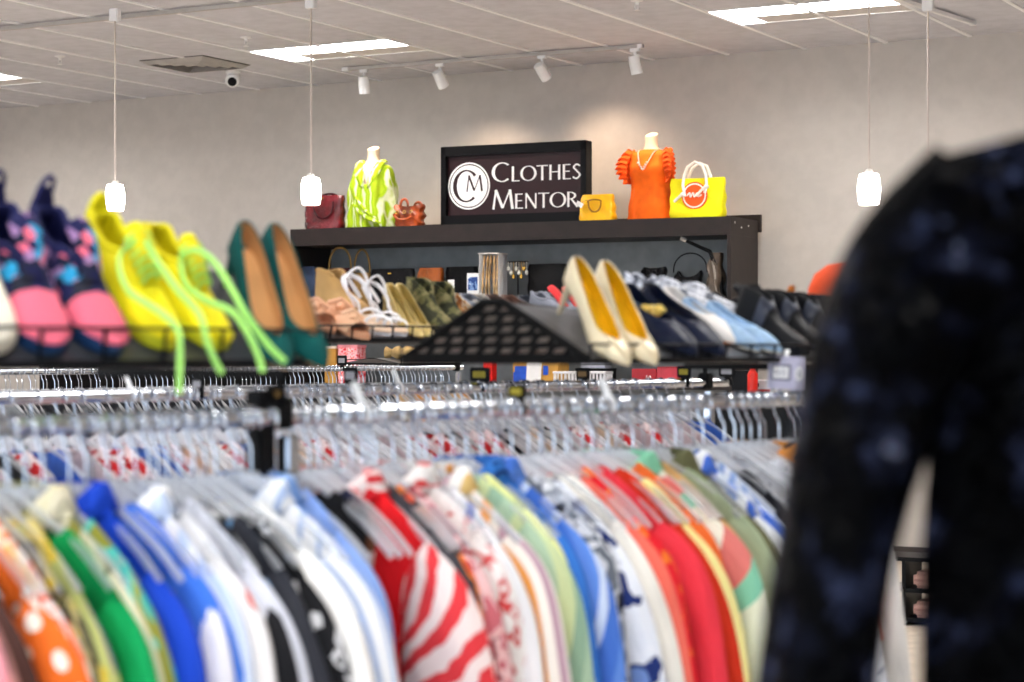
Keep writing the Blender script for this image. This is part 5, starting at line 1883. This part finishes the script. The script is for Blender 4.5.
for px, lb in ((582, 'left grey and red sneaker behind the left champagne pump'), (596, 'right grey and red sneaker behind the left champagne pump')):
    put('sneaker', lb, 3, px, -0.08, -20, dict(upper=pm('grey_runner', (140, 144, 156), 0.6), sole=pm('red_sole', (226, 40, 44), 0.5), insole=M_black, tongue=pm('red_tongue', (232, 50, 54), 0.6)), 0.8, 'grey and red sneakers', ('tongue',), lift=0.01, pitch=8)

# orange hat at the end of the shelf
hx = rack_at(RA, t_of(RA, 852, -0.22), -0.22, 1.484 + 0.062)
hb_ = thing('shoe_box', 'black shoe box on the shelf ridge carrying the orange hat', 'box', hx, RZ)
MB().box((0, 0.03, 0.022), (0.20, 0.34, 0.044), 0.003).build('box_body', M_black, hb_, flat=True)
MB().box((0, 0.03, 0.050), (0.206, 0.346, 0.014), 0.002).build('lid', M_black, hb_, flat=True)
hp_ = rack_at(RA, t_of(RA, 853, -0.16), -0.16, 1.484 + 0.062 + 0.062)
hat = thing('felt_hat', 'round orange felt hat beside the black jacket, above the boots', 'hat', hp_, RZ)
hat.scale = (0.78, 0.78, 0.78)
M_hat = pm('orange_felt', (226, 78, 30), 0.85, vary=0.08, bump=0.2, bscale=120)
MB().lathe([(0.125, 0.0), (0.135, 0.010), (0.130, 0.045), (0.112, 0.085), (0.075, 0.112), (0.03, 0.122), (0.002, 0.123)], 32).build('crown', M_hat, hat)
MB().lathe([(0.10, 0.012), (0.14, 0.004), (0.148, -0.004), (0.146, -0.008), (0.10, 0.004)], 32).build('brim', M_hat, hat)
bgp = rack_at(RA, t_of(RA, 829, -0.30), -0.30, 1.484 + 0.095)
bgx = thing('plastic_bag', 'crumpled clear plastic bag left of the orange hat', 'bag', bgp, RZ)
m = MB()
rng = random.Random(3)
bmesh.ops.create_icosphere(m.bm, subdivisions=4, radius=0.042, matrix=Matrix.Translation((0, 0, 0.06)))
from mathutils import noise as mnoise
for v_ in m.bm.verts:
    d_ = mnoise.noise(v_.co * 45) * 0.016 + mnoise.noise(v_.co * 110) * 0.008
    v_.co += (v_.co - Vector((0, 0, 0.06))).normalized() * d_
m.build('bag_film', clear('crumpled_film', (235, 238, 245), 0.8, 0.08), bgx)

# size sign clipped to the shelf edge
sp_ = at(786, 373, depth(rack_at(RA, t_of(RA, 786), 0.05, 0)) )
sg = thing('size_sign', 'small grey shoe size sign clipped to the shelf edge under the boots', 'sign', sp_, TH - 0.25)
sg.rotation_euler = (0.06, 0.05, TH - 0.25)
M_lav = pm('sign_lavender', (186, 184, 206), 0.45, vary=0.02)
M_lavd = pm('sign_slate', (96, 96, 122), 0.5, vary=0.02)
MB().box((0, 0, 0), (0.073, 0.004, 0.068), 0.0015).build('plate', M_lav, sg)
MB().box((-0.010, -0.0027, 0.001), (0.040, 0.002, 0.032), 0.0005).build('panel_border', M_lavd, sg, flat=True)
MB().box((-0.010, -0.0037, 0.001), (0.032, 0.0015, 0.024), 0.0005).build('panel', M_white, sg, flat=True)
m = MB()
x = -0.0245
for c in 'SHOES':
    polys, adv = glyph(c)
    for poly in polys:
        m.prism([(x + p[0] * 0.0075, -0.0045 + p[1] * 0.011) for p in poly], -0.0052, -0.0044, 'y')
    x += adv * 0.0075
m.build('lettering', M_lavd, sg, flat=True)
disc(0, 0.0145, (0.026, 0.0), -0.004, -0.002, 28, 0.52).build('size_oval', M_white, sg, flat=True)
m = MB()
for poly in arc2(0.026, 0.0, 0.0028, 0.0065, 0, 360, 0.0012, 0.0022, 20):
    m.prism(poly, -0.0048, -0.0039, 'y')
m.build('lettering', pm('sign_grey_digit', (150, 150, 168), 0.5), sg, flat=True)
MB().tube([(0.0, 0.0, 0.03), (0.0, 0.004, 0.042), (0.0, 0.010, 0.046)], 0.005, 6, 0.4).build('clip', M_white, sg)

# a tall dark cabinet behind the end of the front rack, with boxes on it
cz = at(780, 393, 8.6)
cab = thing('cabinet', 'tall black cabinet behind the front rack, boxes on top', 'cabinet', (cz.x, cz.y, 0), TH * 0 + 0.0)
ch = cz.z
MB().box((0, 0, ch / 2), (0.50, 0.40, ch), 0.004).build('carcass', M_black, cab, flat=True)
for sx_ in (-0.125, 0.125):
    d_ = MB().box((sx_, -0.206, ch / 2 + 0.02), (0.24, 0.012, ch - 0.08), 0.003).build('door', M_frame, cab, flat=True)
    MB().tube([(sx_ * 0.25, -0.214, ch * 0.55), (sx_ * 0.25, -0.224, ch * 0.6), (sx_ * 0.25, -0.214, ch * 0.65)], 0.005, 6).build('handle', M_chrome, d_)


def on_cab(px, name, label, w, h, m_, back=0.0, cat='box'):
    q = at(px, 393, depth(Vector((cz.x, cz.y, 0))) + back)
    t = thing(name, label, cat, (q.x, q.y, ch), 0.05)
    MB().box((0, 0, h * 0.45), (w, 0.1, h * 0.9), 0.003).build('box_body', m_, t, flat=True)
    MB().box((0, 0, h * 0.94), (w * 1.04, 0.105, h * 0.12), 0.002).build('lid', m_, t, flat=True)
    return t


on_cab(744, 'storage_box', 'plain black box left of the grey size sign', 0.075, 0.095, M_black)
t = on_cab(764, 'storage_box', 'white box with red and black bands behind the size sign', 0.09, 0.055, M_white)
MB().box((0, -0.051, 0.012), (0.088, 0.002, 0.010)).build('band', pm('band_red', (214, 50, 40), 0.5), t, flat=True)
MB().box((-0.02, -0.051, 0.034), (0.03, 0.002, 0.016)).build('band', M_black, t, flat=True)
q = at(761.5, 393, depth(Vector((cz.x, cz.y, 0))))
t = thing('red_bottle', 'little red bottle standing left of the grey size sign', 'bottle', (q.x, q.y - 0.10, ch), 0)
MB().lathe([(0.018, 0), (0.022, 0.004), (0.022, 0.08), (0.012, 0.098), (0.011, 0.105)], 16).build('bottle_body', pm('red_plastic', (226, 40, 24), 0.3), t)
MB().lathe([(0.014, 0.104), (0.014, 0.124), (0.005, 0.126)], 14).build('cap', pm('red_plastic2', (236, 60, 36), 0.3), t)
on_cab(816, 'storage_box', 'dark blue box right of the grey size sign', 0.08, 0.10, M_denim)

# dark display cabinet along the wall on the left, with two black bags
dl, dr_ = on_y(40, YH, 13.45), on_y(284, YH, 13.45)
dw, dh = dr_.x - dl.x, 1.62
dc = thing('wall_cabinet', 'long low black display cabinet along the back wall behind the yellow sneakers', 'cabinet', (dl.x, 13.45, 0))
MB().box((dw / 2, 0.2, dh / 2), (dw, 0.4, dh), 0.004).build('carcass', M_black, dc, flat=True)
for k in range(4):
    d_ = MB().box((dw * (k + 0.5) / 4, -0.008, dh / 2 + 0.03), (dw / 4 - 0.01, 0.014, dh - 0.12), 0.003).build('door', M_frame, dc, flat=True)
    MB().tube([(dw * (k + 0.85) / 4, -0.016, 1.0), (dw * (k + 0.85) / 4, -0.028, 1.05), (dw * (k + 0.85) / 4, -0.016, 1.1)], 0.006, 6).build('handle', M_chrome, d_)
for px, lb in ((206, 'black bag on the low wall cabinet, seen between yellow sneakers and teal pumps'), (186, 'second black bag on the low wall cabinet behind the yellow sneakers')):
    q = on_y(px, YH, 13.6)
    bag('handbag', lb, (q.x, 13.62, dh), 0, 0.24, 0.25, 0.12, M_blk, 0.95, 0.5, handles=((0.0, -0.07, 0.07, 0.24, 0.06, 0.007),), seed=px)

# low black bench by the back wall, seen through the gap in the jacket
bq = at(912, 622, 11.2)
bq.z = 0
bn = thing('low_shelf', 'low black open shelf on the floor, seen through the jacket gap', 'shelf', bq, 0.0)
for z in (0.03, 0.19, 0.36):
    MB().box((0, 0, z), (0.7, 0.3, 0.022), 0.003).build('shelf_board', M_black, bn, flat=True)
for x in (-0.34, 0.0, 0.34):
    MB().box((x, 0, 0.18), (0.022, 0.3, 0.36), 0.003).build('side_panel', M_black, bn, flat=True)
for k, z in enumerate((0.041, 0.201)):
    t = thing('folded_cloth', ('lower' if k == 0 else 'upper') + ' folded pinkish cloth in the low black shelf', 'cloth', (bq.x + 0.13 - 0.26 * 0, bq.y - 0.02, z), 0)
    MB().box((0, 0, 0.045), (0.18, 0.2, 0.09), 0.02, seg=3).build('cloth', pm('blush_cloth', (200, 160, 150), 0.8), t)
    MB().box((0, -0.012, 0.045), (0.17, 0.19, 0.012), 0.004).build('fold', pm('blush_cloth2', (180, 138, 130), 0.8), t)

# folded tan fabrics on the top of the third rack (seen under the mesh end)
cC = t_of(RC, 400)
sh = shoe_shelf('far low tray on the third rack holding tan cloths', RC, cC, tC1 - 0.02, 1.425, 0.03, 0.02, False, 0.2)
for t in (cC + 0.05, tC1 - 0.08):
    for w in (-0.02, -0.44):
        MB().box((w, t, 1.405), (0.012, 0.012, 0.03)).build('shelf_support', M_black, rackC, flat=True)
tcs = [((206, 170, 110), 'pale tan'), ((176, 130, 80), 'brown tan'), ((224, 200, 150), 'cream'), ((190, 120, 90), 'rust pink'), ((214, 180, 120), 'sand coloured')]
for i, (c, nm) in enumerate(tcs):
    px = 405 + 11 * i
    p = rack_at(RC, t_of(RC, px, -0.1), -0.1, 1.452)
    t = thing('scarf', nm + ' rolled scarf on the far low tray under the mesh end', 'scarf', p, RZ)
    m = MB().tube(curve_pts([(0.10, -0.02, 0.02), (0.03, 0.0, 0.034), (-0.06, 0.015, 0.034), (-0.14, 0.0, 0.03)], 12), [0.030 + 0.010 * math.sin(i_ * 1.7 + i) for i_ in range(13)], 10, 0.9)
    m.build('cloth', pm('scarf_%d' % i, c, 0.85, vary=0.25, bump=0.5, bscale=40), t)

# ================================================================== light
w = bpy.data.worlds.new('World')
scene.world = w
w.use_nodes = True
w.node_tree.nodes['Background'].inputs[0].default_value = (0.74, 0.86, 1.0, 1)
w.node_tree.nodes['Background'].inputs[1].default_value = 2.6
for p, dv, px in aims:
    L = bpy.data.lights.new('spot_beam', 'SPOT')
    L.energy = 40
    L.color = (1.0, 0.74, 0.52)
    L.spot_size = rad(84)
    L.spot_blend = 1.0
    L.shadow_soft_size = 0.035
    o = bpy.data.objects.new('spot_beam', L)
    COL.objects.link(o)
    o.location = p
    o.rotation_euler = dv.to_track_quat('-Z', 'Y').to_euler()

# ================================================================== camera
cd = bpy.data.cameras.new('camera')
cam_o = bpy.data.objects.new('camera', cd)
COL.objects.link(cam_o)
cam_o.location = (0, 0, EYE)
cam_o.rotation_euler = (rad(90), 0, TH)
cd.sensor_width = 36
cd.lens = F * 36 / 1024
cd.shift_y = (YH - 341) / 1024
cd.clip_end = 100
cd.dof.use_dof = True
cd.dof.focus_distance = 10.0
cd.dof.aperture_fstop = 4.0
cd.dof.aperture_blades = 9
scene.camera = cam_o
scene.view_settings.view_transform = 'Standard'
scene.view_settings.look = 'None'
scene.view_settings.gamma = 1
scene.view_settings.use_curve_mapping = False
scene.view_settings.exposure = 0.32
cy = scene.cycles
cy.use_denoising = True
cy.max_bounces = 10
cy.diffuse_bounces = 4
cy.glossy_bounces = 4
cy.transparent_max_bounces = 32
cy.sample_clamp_indirect = 6
